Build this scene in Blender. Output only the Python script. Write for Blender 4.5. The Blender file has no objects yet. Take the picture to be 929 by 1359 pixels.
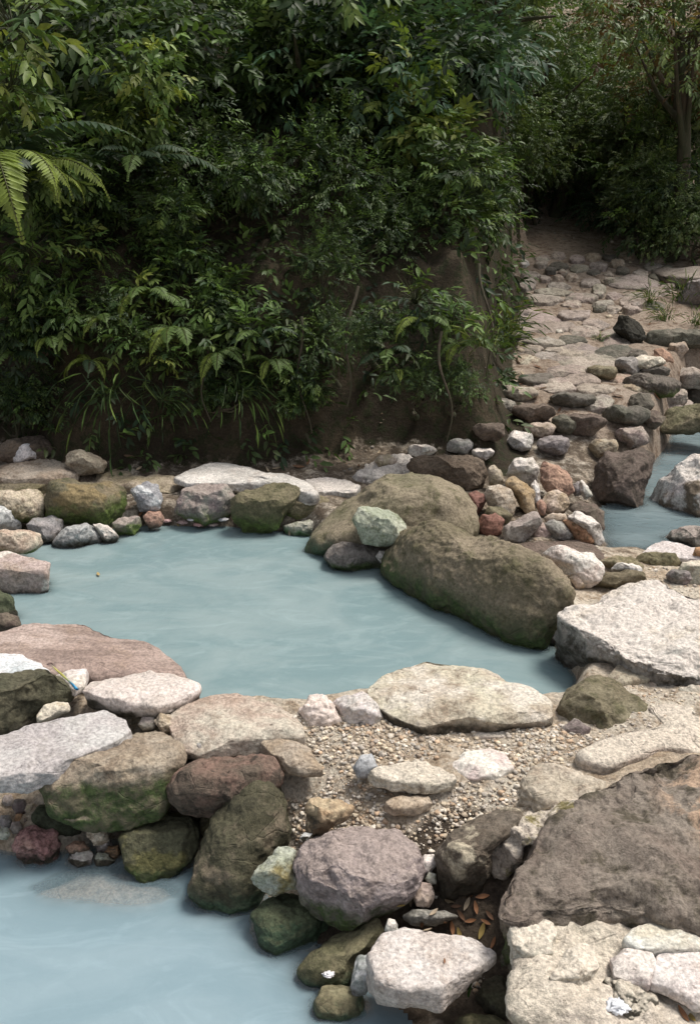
import bpy, math, random
import numpy as np
from mathutils import Vector
from mathutils.bvhtree import BVHTree

# ------------------------------------------------------------------ camera, light, exposure
sc = bpy.context.scene
R = math.radians
CAM_H, PITCH, T = 2.2, R(20), 18.0 / 35.0
cd = bpy.data.cameras.new('camera')
cd.sensor_fit = 'VERTICAL'; cd.sensor_height = 36; cd.sensor_width = 36; cd.lens = 35
cd.clip_start = 0.05; cd.clip_end = 500
cam = bpy.data.objects.new('camera', cd)
sc.collection.objects.link(cam)
cam.location = (0, 0, CAM_H); cam.rotation_euler = (R(90) - PITCH, 0, 0)
sc.camera = cam

SUN_DIR = Vector((0.75, 0.30, 1.75)).normalized()
world = bpy.data.worlds.new('World'); sc.world = world; world.use_nodes = True
wn = world.node_tree.nodes; wl = world.node_tree.links
bg = wn['Background']
sky = wn.new('ShaderNodeTexSky'); sky.sky_type = 'NISHITA'; sky.sun_disc = False
sky.sun_elevation = math.asin(SUN_DIR.z); sky.sun_rotation = math.atan2(SUN_DIR.x, SUN_DIR.y)
sky.dust_density = 4.0; sky.air_density = 1.0
hs = wn.new('ShaderNodeHueSaturation'); hs.inputs['Saturation'].default_value = 0.28
wl.new(sky.outputs[0], hs.inputs['Color']); wl.new(hs.outputs[0], bg.inputs[0])
bg.inputs[1].default_value = 0.088
sl = bpy.data.lights.new('sun', 'SUN'); sl.energy = 2.0; sl.angle = R(18); sl.color = (1, .93, .83)
sun = bpy.data.objects.new('sun', sl); sc.collection.objects.link(sun)
sun.rotation_euler = SUN_DIR.to_track_quat('Z', 'Y').to_euler()
sc.view_settings.view_transform = 'Standard'; sc.view_settings.look = 'None'
sc.view_settings.gamma = 1.0; sc.view_settings.exposure = 0.86
sc.view_settings.use_curve_mapping = False
sc.cycles.max_bounces = 6; sc.cycles.transparent_max_bounces = 12
sc.cycles.use_denoising = True

# ------------------------------------------------------------------ pixel <-> world
cam_o = np.array([0, 0, CAM_H]); FW = np.array([0, math.cos(PITCH), -math.sin(PITCH)])
UP = np.array([0, math.sin(PITCH), math.cos(PITCH)]); RT = np.array([1., 0, 0])
def ray(px, py):
    u = (px - 464.5) / 679.5 * T; v = (679.5 - py) / 679.5 * T
    d = FW + u * RT + v * UP
    return d
def P(px, py, z):
    d = ray(px, py); t = (z - CAM_H) / d[2]
    return cam_o + d * t
def PY(px, py, y):
    d = ray(px, py); return cam_o + d * (y / d[1])
def nrm(v): return v / np.linalg.norm(v)

# ------------------------------------------------------------------ noise
_rng = np.random.RandomState(7)
_perm = np.concatenate([_rng.permutation(256)] * 3)
_grad = _rng.normal(size=(256, 3)); _grad /= np.linalg.norm(_grad, axis=1)[:, None]
def perlin(p):
    i = np.floor(p).astype(int); f = p - i; i &= 255
    w = f * f * f * (f * (f * 6 - 15) + 10)
    out = 0
    for dx in (0, 1):
        for dy in (0, 1):
            for dz in (0, 1):
                h = _perm[_perm[_perm[(i[:, 0] + dx) & 255] + i[:, 1] + dy & 255] + i[:, 2] + dz & 255]
                g = _grad[h]
                d = (g * (f - np.array([dx, dy, dz]))).sum(1)
                ww = (w[:, 0] if dx else 1 - w[:, 0]) * (w[:, 1] if dy else 1 - w[:, 1]) * (w[:, 2] if dz else 1 - w[:, 2])
                out = out + d * ww
    return out * 1.6
def fbm(p, oct=4, gain=.5):
    a, s, o = 1., 1., 0
    for _ in range(oct):
        o = o + a * perlin(p * s + 17.3 * s); a *= gain; s *= 2.03
    return o

# ------------------------------------------------------------------ mesh helpers
def mesh_np(name, V, F, smooth=True, colors=None):
    V = np.asarray(V, dtype=np.float32); F = np.asarray(F, dtype=np.int32)
    k = F.shape[1]; n = len(F)
    me = bpy.data.meshes.new(name)
    me.vertices.add(len(V)); me.vertices.foreach_set('co', V.ravel())
    me.loops.add(n * k); me.loops.foreach_set('vertex_index', F.ravel())
    me.polygons.add(n)
    me.polygons.foreach_set('loop_start', np.arange(n, dtype=np.int32) * k)
    if smooth: me.polygons.foreach_set('use_smooth', np.ones(n, dtype=bool))
    me.update(calc_edges=True)
    if colors is not None:
        c = np.ones((len(V), 4), dtype=np.float32); c[:, :colors.shape[1]] = colors
        a = me.color_attributes.new('tint', 'FLOAT_COLOR', 'POINT'); a.data.foreach_set('color', c.ravel())
    return me
def link(name, me, mat=None, parent=None, loc=None):
    o = bpy.data.objects.new(name, me)
    if mat is not None and not me.materials: me.materials.append(mat)
    if parent is not None: o.parent = parent
    if loc is not None: o.location = loc
    sc.collection.objects.link(o); return o
def tag(o, label, cat, group=None, kind=None):
    o['label'] = label; o['category'] = cat
    if group: o['group'] = group
    if kind: o['kind'] = kind
    return o
def empty(name, label, cat, loc, group=None, rz=0):
    o = bpy.data.objects.new(name, None); o.location = loc; o.rotation_euler = (0, 0, rz); o.empty_display_size = .1
    sc.collection.objects.link(o); return tag(o, label, cat, group)

_ico = {}
def ico(n):
    if n not in _ico:
        import bmesh
        bm = bmesh.new(); bmesh.ops.create_icosphere(bm, subdivisions=n, radius=1)
        V = np.array([v.co[:] for v in bm.verts]); F = np.array([[v.index for v in f.verts] for f in bm.faces]); bm.free()
        _ico[n] = (V / np.linalg.norm(V, axis=1)[:, None], F)
    return _ico[n]
def vnormals(V, F):
    n = np.cross(V[F[:, 1]] - V[F[:, 0]], V[F[:, 2]] - V[F[:, 0]])
    N = np.zeros_like(V)
    for k in range(3): np.add.at(N, F[:, k], n)
    return N / (np.linalg.norm(N, axis=1)[:, None] + 1e-12)
def radial(poly, soft=1.2, n=360):
    p = np.asarray(poly, float); q = np.roll(p, -1, 0)
    a = p[:, 0] * q[:, 1] - q[:, 0] * p[:, 1]; A = a.sum() / 2
    c = np.array([((p[:, 0] + q[:, 0]) * a).sum(), ((p[:, 1] + q[:, 1]) * a).sum()]) / (6 * A)
    p = p - c; q = q - c
    th = np.arange(n) * 2 * np.pi / n; r = np.zeros(n)
    for k in range(n):
        d = np.array([math.cos(th[k]), math.sin(th[k])]); e = q - p
        den = d[0] * e[:, 1] - d[1] * e[:, 0]
        den = np.where(abs(den) < 1e-12, 1e-12, den)
        t = (p[:, 0] * e[:, 1] - p[:, 1] * e[:, 0]) / den
        s = (p[:, 0] * d[1] - p[:, 1] * d[0]) / den
        ok = (s >= -1e-6) & (s <= 1 + 1e-6) & (t > 0)
        r[k] = t[ok].max() if ok.any() else np.linalg.norm(p, axis=1).min()
    k = np.arange(-8, 9); w = np.exp(-k * k / (2 * (soft * 2.5) ** 2)); w /= w.sum()
    r = sum(wi * np.roll(r, ki) for ki, wi in zip(k, w))
    return c, r
def rlook(r, th):
    n = len(r); x = (th % (2 * np.pi)) / (2 * np.pi) * n
    i = np.floor(x).astype(int); f = x - i
    return r[i % n] * (1 - f) + r[(i + 1) % n] * f

# ------------------------------------------------------------------ materials
def NT(name):
    m = bpy.data.materials.new(name); m.use_nodes = True
    t = m.node_tree; return m, t.nodes, t.links, t.nodes['Principled BSDF']
class G:
    def __init__(s, nodes, links): s.n = nodes; s.l = links
    def put(s, sock, v):
        if isinstance(v, bpy.types.NodeSocket): s.l.new(v, sock)
        elif isinstance(v, (tuple, list)) and len(v) == 3 and sock.type == 'RGBA': sock.default_value = (*v, 1)
        else: sock.default_value = v
    def noise(s, vec, scale, detail=8, rough=.6, dist=0.):
        n = s.n.new('ShaderNodeTexNoise'); s.put(n.inputs['Vector'], vec); n.inputs['Scale'].default_value = scale
        n.inputs['Detail'].default_value = detail; n.inputs['Roughness'].default_value = rough; n.inputs['Distortion'].default_value = dist
        return n.outputs['Fac']
    def voro(s, vec, scale, out='Distance', feature='F1'):
        n = s.n.new('ShaderNodeTexVoronoi'); n.feature = feature; s.put(n.inputs['Vector'], vec); n.inputs['Scale'].default_value = scale
        return n.outputs[out]
    def mr(s, v, a, b, c=0., d=1., smooth=True):
        n = s.n.new('ShaderNodeMapRange'); n.interpolation_type = 'SMOOTHSTEP' if smooth else 'LINEAR'
        s.put(n.inputs['Value'], v)
        for k, x in zip(('From Min', 'From Max', 'To Min', 'To Max'), (a, b, c, d)): n.inputs[k].default_value = x
        return n.outputs['Result']
    def math(s, op, a, b=0.):
        n = s.n.new('ShaderNodeMath'); n.operation = op; s.put(n.inputs[0], a); s.put(n.inputs[1], b); return n.outputs[0]
    def mix(s, f, a, b, mode='MIX'):
        n = s.n.new('ShaderNodeMix'); n.data_type = 'RGBA'; n.blend_type = mode; n.clamp_factor = True
        s.put(n.inputs[0], f); s.put(n.inputs[6], a); s.put(n.inputs[7], b); return n.outputs[2]
    def mapping(s, vec, loc=(0, 0, 0), scale=(1, 1, 1), rot=(0, 0, 0)):
        n = s.n.new('ShaderNodeMapping'); s.put(n.inputs[0], vec)
        n.inputs[1].default_value = loc; n.inputs[2].default_value = rot; n.inputs[3].default_value = scale; return n.outputs[0]
    def bump(s, h, strength, dist, nrm=None):
        n = s.n.new('ShaderNodeBump'); s.put(n.inputs['Height'], h); n.inputs['Strength'].default_value = strength
        n.inputs['Distance'].default_value = dist
        if nrm is not None: s.put(n.inputs['Normal'], nrm)
        return n.outputs[0]

# colour recipes: main, second, stain colour, stain amount, (deposit colour on top or None), bump
COL = {
 'pink':   ((.44,.34,.30),(.33,.24,.20),(.27,.19,.14),.25,None,.6),
 'pinkwhite': ((.63,.585,.535),(.53,.475,.42),(.36,.27,.21),.2,None,.6),
 'white':  ((.60,.56,.53),(.44,.40,.37),(.17,.13,.10),.35,(.66,.60,.55),1.),
 'chalk':  ((.63,.57,.48),(.51,.44,.35),(.26,.20,.14),.35,(.64,.57,.48),1.5),
 'cream':  ((.55,.47,.37),(.42,.33,.23),(.20,.14,.09),.35,None,1.),
 'tan':    ((.44,.37,.28),(.33,.25,.17),(.17,.12,.08),.35,None,1.),
 'tanflat':((.50,.45,.37),(.40,.33,.25),(.22,.15,.10),.22,None,.7),
 'brown':  ((.17,.13,.10),(.11,.08,.06),(.06,.05,.035),.3,None,.8),
 'redbrown':((.24,.15,.11),(.13,.09,.07),(.05,.04,.03),.45,None,1.),
 'huge':   ((.25,.20,.16),(.165,.13,.10),(.09,.075,.05),.5,None,1.2),
 'olive':  ((.20,.17,.10),(.13,.115,.06),(.07,.07,.03),.35,None,.8),
 'olivetan':((.25,.205,.13),(.17,.14,.08),(.09,.085,.035),.35,None,.8),
 'darkolive':((.115,.105,.06),(.075,.07,.04),(.04,.038,.022),.4,None,.9),
 'green':  ((.10,.115,.06),(.06,.075,.04),(.035,.035,.02),.4,None,1.),
 'grey':   ((.32,.30,.28),(.23,.21,.20),(.12,.10,.08),.3,None,.8),
 'greyslab':((.50,.495,.475),(.38,.375,.36),(.28,.26,.22),.15,None,.35),
 'bluegrey':((.40,.40,.405),(.26,.26,.265),(.12,.115,.115),.3,None,.6),
 'palebl': ((.60,.60,.605),(.46,.47,.49),(.3,.29,.28),.2,None,.4),
 'purple': ((.26,.22,.205),(.17,.14,.13),(.10,.08,.07),.35,None,.9),
 'mauve':  ((.33,.295,.26),(.23,.20,.175),(.13,.095,.08),.3,(.33,.275,.25),.9),
 'red':    ((.28,.13,.095),(.19,.085,.065),(.1,.05,.04),.3,None,.8),
 'redpink':((.50,.29,.25),(.38,.20,.17),(.10,.05,.04),.4,None,1.2),
 'orange': ((.46,.26,.14),(.33,.16,.08),(.14,.10,.05),.4,None,.9),
 'salmon': ((.42,.25,.18),(.30,.17,.12),(.16,.10,.07),.35,None,.9),
 'ochre':  ((.44,.34,.21),(.36,.24,.12),(.25,.19,.12),.35,None,1.1),
 'palegreen':((.42,.42,.355),(.32,.32,.25),(.17,.19,.10),.35,None,.8),
 'pathstone':((.39,.33,.275),(.30,.245,.20),(.12,.095,.075),.3,None,.9),
 'pathdark':((.17,.15,.12),(.11,.10,.075),(.07,.065,.045),.3,None,.9),
 'black':  ((.045,.04,.032),(.03,.027,.022),(.02,.018,.015),.3,None,.9),
}
ALGAE_SHADE = {'green': (.038,.055,.018), 'dark': (.028,.024,.017), 'moss': (.06,.085,.022), 'bright': (.06,.11,.045), 'teal': (.045,.07,.04)}  # growth and wet tints, also used as painted shade on front faces
def stone_mat(name, col, size, seed, low=None, strata=None, extra=None):
    c1, c2, c3, stain, top, bst = COL[col]
    m, n, l, bs = NT(name); g = G(n, l); rs = random.Random(seed)
    des = lambda c: tuple(.84 * x + .16 * (sum(c) / 3) for x in c)
    c1, c2, c3 = des(c1), des(c2), des(c3)
    j = lambda c, a=.07: tuple(max(.005, x * (1 + rs.uniform(-a, a))) for x in c)
    k = 1 + rs.uniform(-.08, .08); c1 = tuple(x * k for x in j(c1, .04)); c2 = tuple(x * k for x in j(c2, .06))
    tc = n.new('ShaderNodeTexCoord'); geo = n.new('ShaderNodeNewGeometry')
    v = g.mapping(tc.outputs['Object'], loc=(rs.uniform(0, 50), rs.uniform(0, 50), rs.uniform(0, 50)))
    s = 1. / max(size, .05)
    n1 = g.noise(v, 1.7 * s, 10, .62, .4); n2 = g.noise(v, 7.5 * s ** .6, 9, .68); n3 = g.noise(v, 75, 6, .7)
    n4 = g.noise(v, 210, 3, .6)
    c = g.mix(g.mr(n1, .36, .64), c1, c2)
    if strata:
        sv = g.mapping(v, scale=strata[0], rot=strata[1])
        ns = g.noise(sv, 1., 6, .6)
        c = g.mix(g.mr(ns, .42, .62, 0, strata[2]), c, tuple(x * .62 for x in c2))
    c = g.mix(g.math('MULTIPLY', g.mr(n2, .5, .64), stain * 2.), c, c3)
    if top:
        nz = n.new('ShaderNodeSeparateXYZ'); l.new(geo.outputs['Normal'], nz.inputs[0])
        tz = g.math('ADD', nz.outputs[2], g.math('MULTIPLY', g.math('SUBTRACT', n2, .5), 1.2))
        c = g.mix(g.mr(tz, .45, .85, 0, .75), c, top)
    if extra:   # a patch of another colour: (colour, scale, lo, hi)
        ne = g.noise(v, extra[1], 7, .65)
        fe = g.mr(ne, extra[2], extra[3])
        if len(extra) > 4:
            vd = n.new('ShaderNodeVectorMath'); vd.operation = 'DISTANCE'; l.new(geo.outputs['Position'], vd.inputs[0]); vd.inputs[1].default_value = tuple(extra[4])
            fe = g.math('MULTIPLY', fe, g.mr(vd.outputs['Value'], extra[5], extra[5] * .55, 0, 1))
        c = g.mix(fe, c, extra[0])
    # mineral grain and pits
    gr = g.mr(n3, .3, .7, .64, 1.34); c = g.mix(1., c, gr, 'MULTIPLY')
    pit = g.mr(g.noise(v, 38, 5, .75), .60, .70); c = g.mix(g.math('MULTIPLY', pit, .45), c, tuple(x * .6 for x in c3))
    lite = g.mr(g.noise(v, 55, 4, .7), .63, .72); c = g.mix(g.math('MULTIPLY', lite, .3), c, tuple(min(.8, x * 1.5) for x in c1))
    rough = .86
    h = g.math('ADD', g.math('MULTIPLY', n2, 1.4), g.math('ADD', g.math('MULTIPLY', n3, .35), g.math('MULTIPLY', n4, .12)))
    h = g.math('SUBTRACT', h, g.math('MULTIPLY', pit, .35))
    crk = g.mr(g.voro(g.mapping(v, scale=(1, 1, 1.6)), 5.5 * s ** .5, 'Distance', 'DISTANCE_TO_EDGE'), 0, .035, 1, 0)
    h = g.math('SUBTRACT', h, g.math('MULTIPLY', g.math('MULTIPLY', crk, g.mr(n1, .5, .6)), .2))
    if low:     # growth, wet stain and shade painted on side faces, below a height: (z, key, band)
        pz = n.new('ShaderNodeSeparateXYZ'); l.new(geo.outputs['Position'], pz.inputs[0])
        nn = g.math('ADD', g.math('MULTIPLY', g.math('SUBTRACT', n2, .5), low[2] * 2.6), g.math('MULTIPLY', g.math('SUBTRACT', n1, .5), low[2] * 1.6))
        zz = g.math('ADD', pz.outputs[2], nn)
        f = g.mr(zz, low[0] - low[2] * .5, low[0] + low[2] * .5, 1, 0)
        nl = n.new('ShaderNodeSeparateXYZ'); l.new(geo.outputs['Normal'], nl.inputs[0])
        f = g.math('MULTIPLY', f, g.mr(g.math('ADD', nl.outputs[2], g.math('MULTIPLY', g.math('SUBTRACT', n2, .5), .7)), .45, .8, 1., .25))  # tops keep little of the tint: a top-lit look put into the colour
        al = ALGAE_SHADE[low[1]]
        lc = g.mix(g.mr(n3, .35, .65), al, tuple(x * 2.1 for x in al))
        lc = g.mix(g.mr(g.noise(v, 12, 6, .7), .45, .62), lc, tuple(x * .5 + y * .35 for x, y in zip(al, c2)))
        c = g.mix(f, c, lc)
        rough = g.mr(f, 0, 1, .86, .58)
    l.new(c, bs.inputs['Base Color']); g.put(bs.inputs['Roughness'], rough)
    bs.inputs['Specular IOR Level'].default_value = .3
    l.new(g.bump(h, .75, .026 * bst * min(1, size * 3)), bs.inputs['Normal'])
    return m

# ------------------------------------------------------------------ rocks
WATER_TRIS_V, WATER_TRIS_F = [], []
_rid = [0]
def finish_rock(name, label, cat, V, F, Vc, col, size, seed, low, strata, extra, amp, crag, group, nf):
    N = vnormals(V, F)
    o3 = np.array([seed * 3.7 % 97, seed * 5.1 % 89, seed * 1.3 % 83])
    s = 1 / size
    w1 = fbm(V * 2.2 * s + o3 + 31, 2)
    d = size * (.032 * amp * fbm(V * 1.6 * s + o3, 3) + .02 * amp * fbm(V * 5 * s + o3, 4, .55) - .022 * amp * np.clip(1 - abs(fbm(V * 3.1 * s + o3 + 7, 2)) * 5, 0, 1) * np.clip(w1 + .3, 0, 1))
    d += min(size * .012, .006) * fbm(V * 28 + o3, 3) * amp
    if crag:
        rid = 1 - abs(fbm(V * 2.6 * s + o3 + 5, 4, .55)) * 2.2
        d += size * crag * (np.clip(rid, -1, 1) * .05)
        cells = perlin(V * np.array([4., 4., 7.]) * s + o3); d += size * crag * .028 * np.tanh(cells * 6) + size * crag * .012 * fbm(V * 14 * s + o3, 3, .6)
    V = V + N * d[:, None]
    if V[:, 2].min() < .03:
        WATER_TRIS_F.append(F + sum(len(x) for x in WATER_TRIS_V)); WATER_TRIS_V.append(V)
    me = mesh_np(name, V - Vc, F)
    mat = stone_mat(name + '_stone', col, size, seed, low, strata, extra)
    o = link(name, me, mat, loc=Vc)
    return tag(o, label, cat, group)
def cuts(B, rs, n, lo=.62, hi=.9, flat=.45):
    for _ in range(n):
        a = rs.normal(size=3); a /= np.linalg.norm(a)
        if abs(a[2]) < flat: a[2] = math.copysign(flat + .2, a[2]); a /= np.linalg.norm(a)
        k = rs.uniform(lo, hi); d = B @ a - k
        B = B - np.outer(np.maximum(d, 0) * .92, a)
    return B
def chips(B, rs, n, lo=.88, hi=.97, zmin=0.):
    for _ in range(n):
        a = rs.normal(size=3); a /= np.linalg.norm(a)
        if abs(a[2]) < zmin: continue
        s = B @ a; k = s.max() * rs.uniform(lo, hi)
        B = B - np.outer(np.maximum(s - k, 0) * .95, a)
    return B
def boulder(label, poly, zb, col, t=.85, e=3., lvl=6, low=None, strata=None, extra=None, amp=1., crag=0, sink=.22,
            name='boulder', cat='rock', group=None, nc=8, soft=1.2, fw=.45, fx=None, ft=None, yaw=0.):
    _rid[0] += 1; seed = _rid[0]; rs = np.random.RandomState(seed)
    p = np.array(poly, float)
    if zb is None: q_ = p[p[:, 1].argmax()]; zb = on_ground(min(q_[0], 925), q_[1]).z - .02
    if low is None and -.05 < zb <= .06: low = (.045, 'dark', .045)
    if low is None and zb <= -.25: low = (-.25, 'dark', .045)
    yb = p[:, 1].max(); cx = p[p[:, 1] > yb - .15 * np.ptp(p[:, 1])][:, 0].mean()
    foot = P(fx if fx else cx, yb, zb)
    yc = p[:, 1].mean()
    ps = p.copy(); m = ps[:, 1] > yc; ps[m, 1] = yc + (ps[m, 1] - yc) * (1 + sink)
    if name in ('cobble', 'pebble') and nc == 8: nc, e, ft = 2, 2.35, .86
    cpx = ps.mean(0); F_ = nrm(ray(*cpx))
    Rr = nrm(np.cross(F_, [0, 0, 1])); U = np.cross(Rr, F_)
    wpx = (np.ptp(p[:, 0]) + np.ptp(p[:, 1])) / 2
    D0 = np.dot(foot - cam_o, F_); size = wpx / 679.5 * T * D0
    Th = t * size / 2
    D = D0 + Th * fw
    C = cam_o + F_ * D
    Q = []
    for a, b in ps:
        r_ = ray(a, b); f_ = np.dot(r_, F_); u_ = np.dot(r_, Rr) / f_; v_ = np.dot(r_, U) / f_
        qa = D * u_ / (1 - yaw * u_); Q.append((qa, (D + yaw * qa) * v_))
    c2, r = radial(Q, soft)
    B, Fc = ico(lvl)
    B = B.copy(); rho = np.hypot(B[:, 0], B[:, 1])
    sc_ = 1 / (rho ** e + abs(B[:, 2]) ** e) ** (1 / e)
    B = B * sc_[:, None]
    pit = math.asin(-F_[2]); ft = ft if ft else rs.uniform(.66, .78)
    a = nrm(np.array([rs.uniform(-.12, .12), math.cos(pit), math.sin(pit)]) + rs.normal(size=3) * .05)
    B = B - np.outer(np.maximum(B @ a - ft, 0) * .85, a)
    B = cuts(B, rs, nc, .62 if nc > 3 else .72, .88); B = chips(B, rs, 3 * nc, .88, .97)
    th = np.arctan2(B[:, 1], B[:, 0]); rho = np.hypot(B[:, 0], B[:, 1])
    rr = rlook(r, th) * rho
    x = c2[0] + rr * np.cos(th); y = c2[1] + rr * np.sin(th)
    V = C + np.outer(x, Rr + yaw * F_) + np.outer(y, U) - np.outer(B[:, 2] * Th, F_)
    Vc = V.mean(0); Vc[2] = V[:, 2].min()
    return finish_rock(name, label, cat, V, Fc, Vc, col, size, seed, low, strata, extra, amp, crag, group, None)
def slab(label, poly, zt, th, col, gx=0, gy=0, e=5., lvl=6, low=None, strata=None, extra=None, amp=.6, crag=0,
         name='flat_rock', cat='rock', group=None, nc=3, soft=.8, taper=.0):
    _rid[0] += 1; seed = _rid[0]; rs = np.random.RandomState(seed)
    p = np.array(poly, float)
    if zt is None: zt = on_ground(min(p[:, 0].mean(), 925), p[:, 1].max()).z + .07
    c0 = P(*p.mean(0), zt)
    nv = np.array([-gx, -gy, 1.])
    W = []
    for a, b in p:
        r_ = ray(a, b); t_ = np.dot(c0 - cam_o, nv) / np.dot(r_, nv); W.append(cam_o + r_ * t_)
    W = np.array(W); c2, r = radial(W[:, :2], soft)
    size = (np.ptp(W[:, 0]) + np.ptp(W[:, 1])) / 2
    B, Fc = ico(lvl); B = B.copy(); rho = np.hypot(B[:, 0], B[:, 1])
    B = B / ((rho ** e + abs(B[:, 2]) ** e) ** (1 / e))[:, None]
    B = cuts(B, rs, nc, .8, .97, .25); B = chips(B, rs, 26, .93, .985)
    th_ = np.arctan2(B[:, 1], B[:, 0]); rho = np.hypot(B[:, 0], B[:, 1])
    rho = rho * (1 - taper * (1 - B[:, 2]) / 2)
    rr = rlook(r, th_) * rho
    x = c2[0] + rr * np.cos(th_); y = c2[1] + rr * np.sin(th_)
    ht = min(th / 2, .05); zz = np.where(B[:, 2] > 0, -(1 - B[:, 2]) * ht, -ht + B[:, 2] * (th - ht))
    z = zt + gx * (x - c0[0]) + gy * (y - c0[1]) + zz
    V = np.stack([x, y, z], 1); Vc = V.mean(0); Vc[2] = V[:, 2].min()
    return finish_rock(name, label, cat, V, Fc, Vc, col, size, seed, low, strata, extra, amp, crag, group, None)
# ------------------------------------------------------------------ ground
ZL = -0.30          # lower pool water level; the upper pool lies at 0
CP = [(50,690,.03),(40,640,.14),(100,612,.24),(200,640,.14),(300,645,.15),(450,640,.2),(600,600,.24),(540,650,.12),
      (700,690,.12),(640,660,.14),(740,640,.12),(780,770,.10),(700,760,.05),(850,900,.13),(925,895,.16),(925,1000,.17),(820,1000,.12),(860,830,.1),
      (600,965,.09),(450,1000,.06),(600,1020,.08),(520,1080,.01),(480,1130,-.06),(350,1000,.03),(250,985,.03),(100,950,.0),(400,970,.08),
      (30,1060,-.12),(30,1100,-.27),(140,1110,-.3),(560,1130,-.06),(600,1210,-.17),(640,1280,-.27),(520,1190,-.2),(800,1250,-.05),(925,1340,-.1),(720,1120,.02),
      (540,1345,-.36),(380,1200,-.35),(250,1120,-.32),(850,710,-.12),(905,620,-.08),(915,690,-.1),(900,740,.06),(925,770,.1),(800,790,.09)]
cw = np.array([P(a, b, z) for a, b, z in CP])
ext = np.array([[-6,3,-.3],[-6,5.5,.1],[-6,7,.5],[6,2,.15],[6,5,.2],[6,7.2,.4],[0,.3,-.6],[-3,.8,-.6],[3,.5,.0],[0,-4,-.3],[-4,-4,-.3],[4,-4,0],
                [0,8,.4],[3,8,.45],[-3,8,.4],[1.5,7.2,.33],[-1.5,6.9,.28]])
cw = np.vstack([cw, ext])
def _solve(c):
    d = np.linalg.norm(c[:, None, :2] - c[None, :, :2], axis=2)
    return np.linalg.solve(d + np.eye(len(c)) * -.02, c[:, 2] - .05)
_wt = _solve(cw)
def rbf(X, Y):
    o = np.full(X.shape, .05)
    for (x, y, z), w in zip(cw, _wt): o = o + w * np.hypot(X - x, Y - y)
    return o
def sdf(poly, X, Y):
    p = np.asarray(poly); q = np.roll(p, -1, 0); d = np.full(X.shape, 1e9); ins = np.zeros(X.shape, bool)
    for a, b in zip(p, q):
        e = b - a; t = np.clip(((X - a[0]) * e[0] + (Y - a[1]) * e[1]) / (e @ e + 1e-12), 0, 1)
        d = np.minimum(d, np.hypot(X - a[0] - t * e[0], Y - a[1] - t * e[1]))
        c = ((a[1] > Y) != (b[1] > Y)) & (X < (b[0] - a[0]) * (Y - a[1]) / (b[1] - a[1] + 1e-12) + a[0])
        ins ^= c
    return np.where(ins, -d, d)
UPPER = np.array([P(a, b, 0)[:2] for a, b in [(-60,790),(5,780),(45,725),(90,708),(200,694),(305,696),(410,704),(450,730),(530,750),(620,770),(720,820),(775,900),(765,950),(690,955),(620,945),(550,940),(495,950),(440,955),(400,960),(340,955),(260,950),(200,915),(110,880),(20,860),(-60,860)]])
LOWER = np.array([P(a, b, ZL)[:2] for a, b in [(-250,1105),(20,1125),(150,1125),(250,1150),(330,1215),(400,1285),(440,1335),(500,1370)]] + [[.12, 1.2], [.2, .3], [-3, .3], [-4, 2.]])
STREAM = np.array([P(a, b, -.02)[:2] for a, b in [(800,690),(805,740),(850,742),(940,722),(1100,720),(1150,600),(1000,555),(900,548),(868,585),(850,630),(845,672)]])
def sstep(x, a, b):
    t = np.clip((x - a) / (b - a), 0, 1); return t * t * (3 - 2 * t)
def path_edge(Y): return 1.12 + .17 * (Y - 7) + .07 * np.sin(Y * 2.1)
def terrain(X, Y, detail=True):
    z = rbf(X, np.minimum(Y, 8))
    s = sdf(UPPER, X, Y); z = z + (-.45 - z) * sstep(-s, -.04, .22)
    s = sdf(LOWER, X, Y); z = z + (-.75 - z) * sstep(-s, -.04, .28)
    zp = .33 + .155 * (Y - 7) + .5 * np.maximum(Y - 14, 0) + .04 * np.maximum(X - 3.2, 0) ** 2
    z = z + (zp - z) * sstep(Y, 6.6, 7.6) * sstep(X, .6, 1.2)
    wig = .22 * np.sin(X * 1.9 + .6) + .13 * np.sin(X * 4.3)
    fr = 6.45 + wig - .25 * sstep(X, -.2, .6) * (1 - sstep(X, .9, 1.4))
    q = Y - fr
    bank = .2 + 1.25 * sstep(q, -.05, .75) + .55 * np.maximum(q - .7, 0) + .25 * sstep(q, .9, 1.6)
    bank = np.minimum(bank, 9 + .1 * q)
    w = sstep(q, -.08, .25) * (1 - sstep(X - path_edge(Y), -.5, .02))
    z = z + (bank - z) * w
    wr = sstep(X - (3.6 + .24 * (Y - 7)), 0, 1.6) * sstep(Y, 7.5, 9.)
    z = z + wr * (.5 + .25 * np.maximum(X - 4, 0))
    s = sdf(STREAM, X, Y); z = z + (-.25 - z) * sstep(-s, -.05, .25)
    z = np.minimum(z, 14 + 0 * z)
    if detail:
        p = np.stack([X, Y, z * 1.], -1).reshape(-1, 3)
        n = (.03 * perlin(p * 2.2) + .018 * perlin(p * 5.3) + .009 * perlin(p * 13) + .004 * perlin(p * 31)).reshape(X.shape)
        b = (fbm(p * 1.9 + 9, 4, .6)).reshape(X.shape)
        z = z + n + w * (.09 * b + .05 * np.clip(1 - abs(fbm(p * np.array([3., 3., 1.5]) + 3, 3)) * 2, -1, 1).reshape(X.shape))
    return z, w
def axis(a, b, st, far, lo):
    c = list(np.arange(a, b, st)); s, x = st, b
    while x < far: c.append(x); s *= 1.25; x += s
    s, x = st, a; L = []
    while x > lo: s *= 1.25; x -= s; L.append(x)
    return np.array(sorted(L) + c)
ax = axis(-3.2, 3.6, .03, 90, -90); ay = axis(1.6, 9.5, .03, 130, -60)
GX, GY = np.meshgrid(ax, ay); GZ, GW = terrain(GX, GY)
nx, ny = len(ax), len(ay)
idx = np.arange(nx * ny).reshape(ny, nx)
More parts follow.
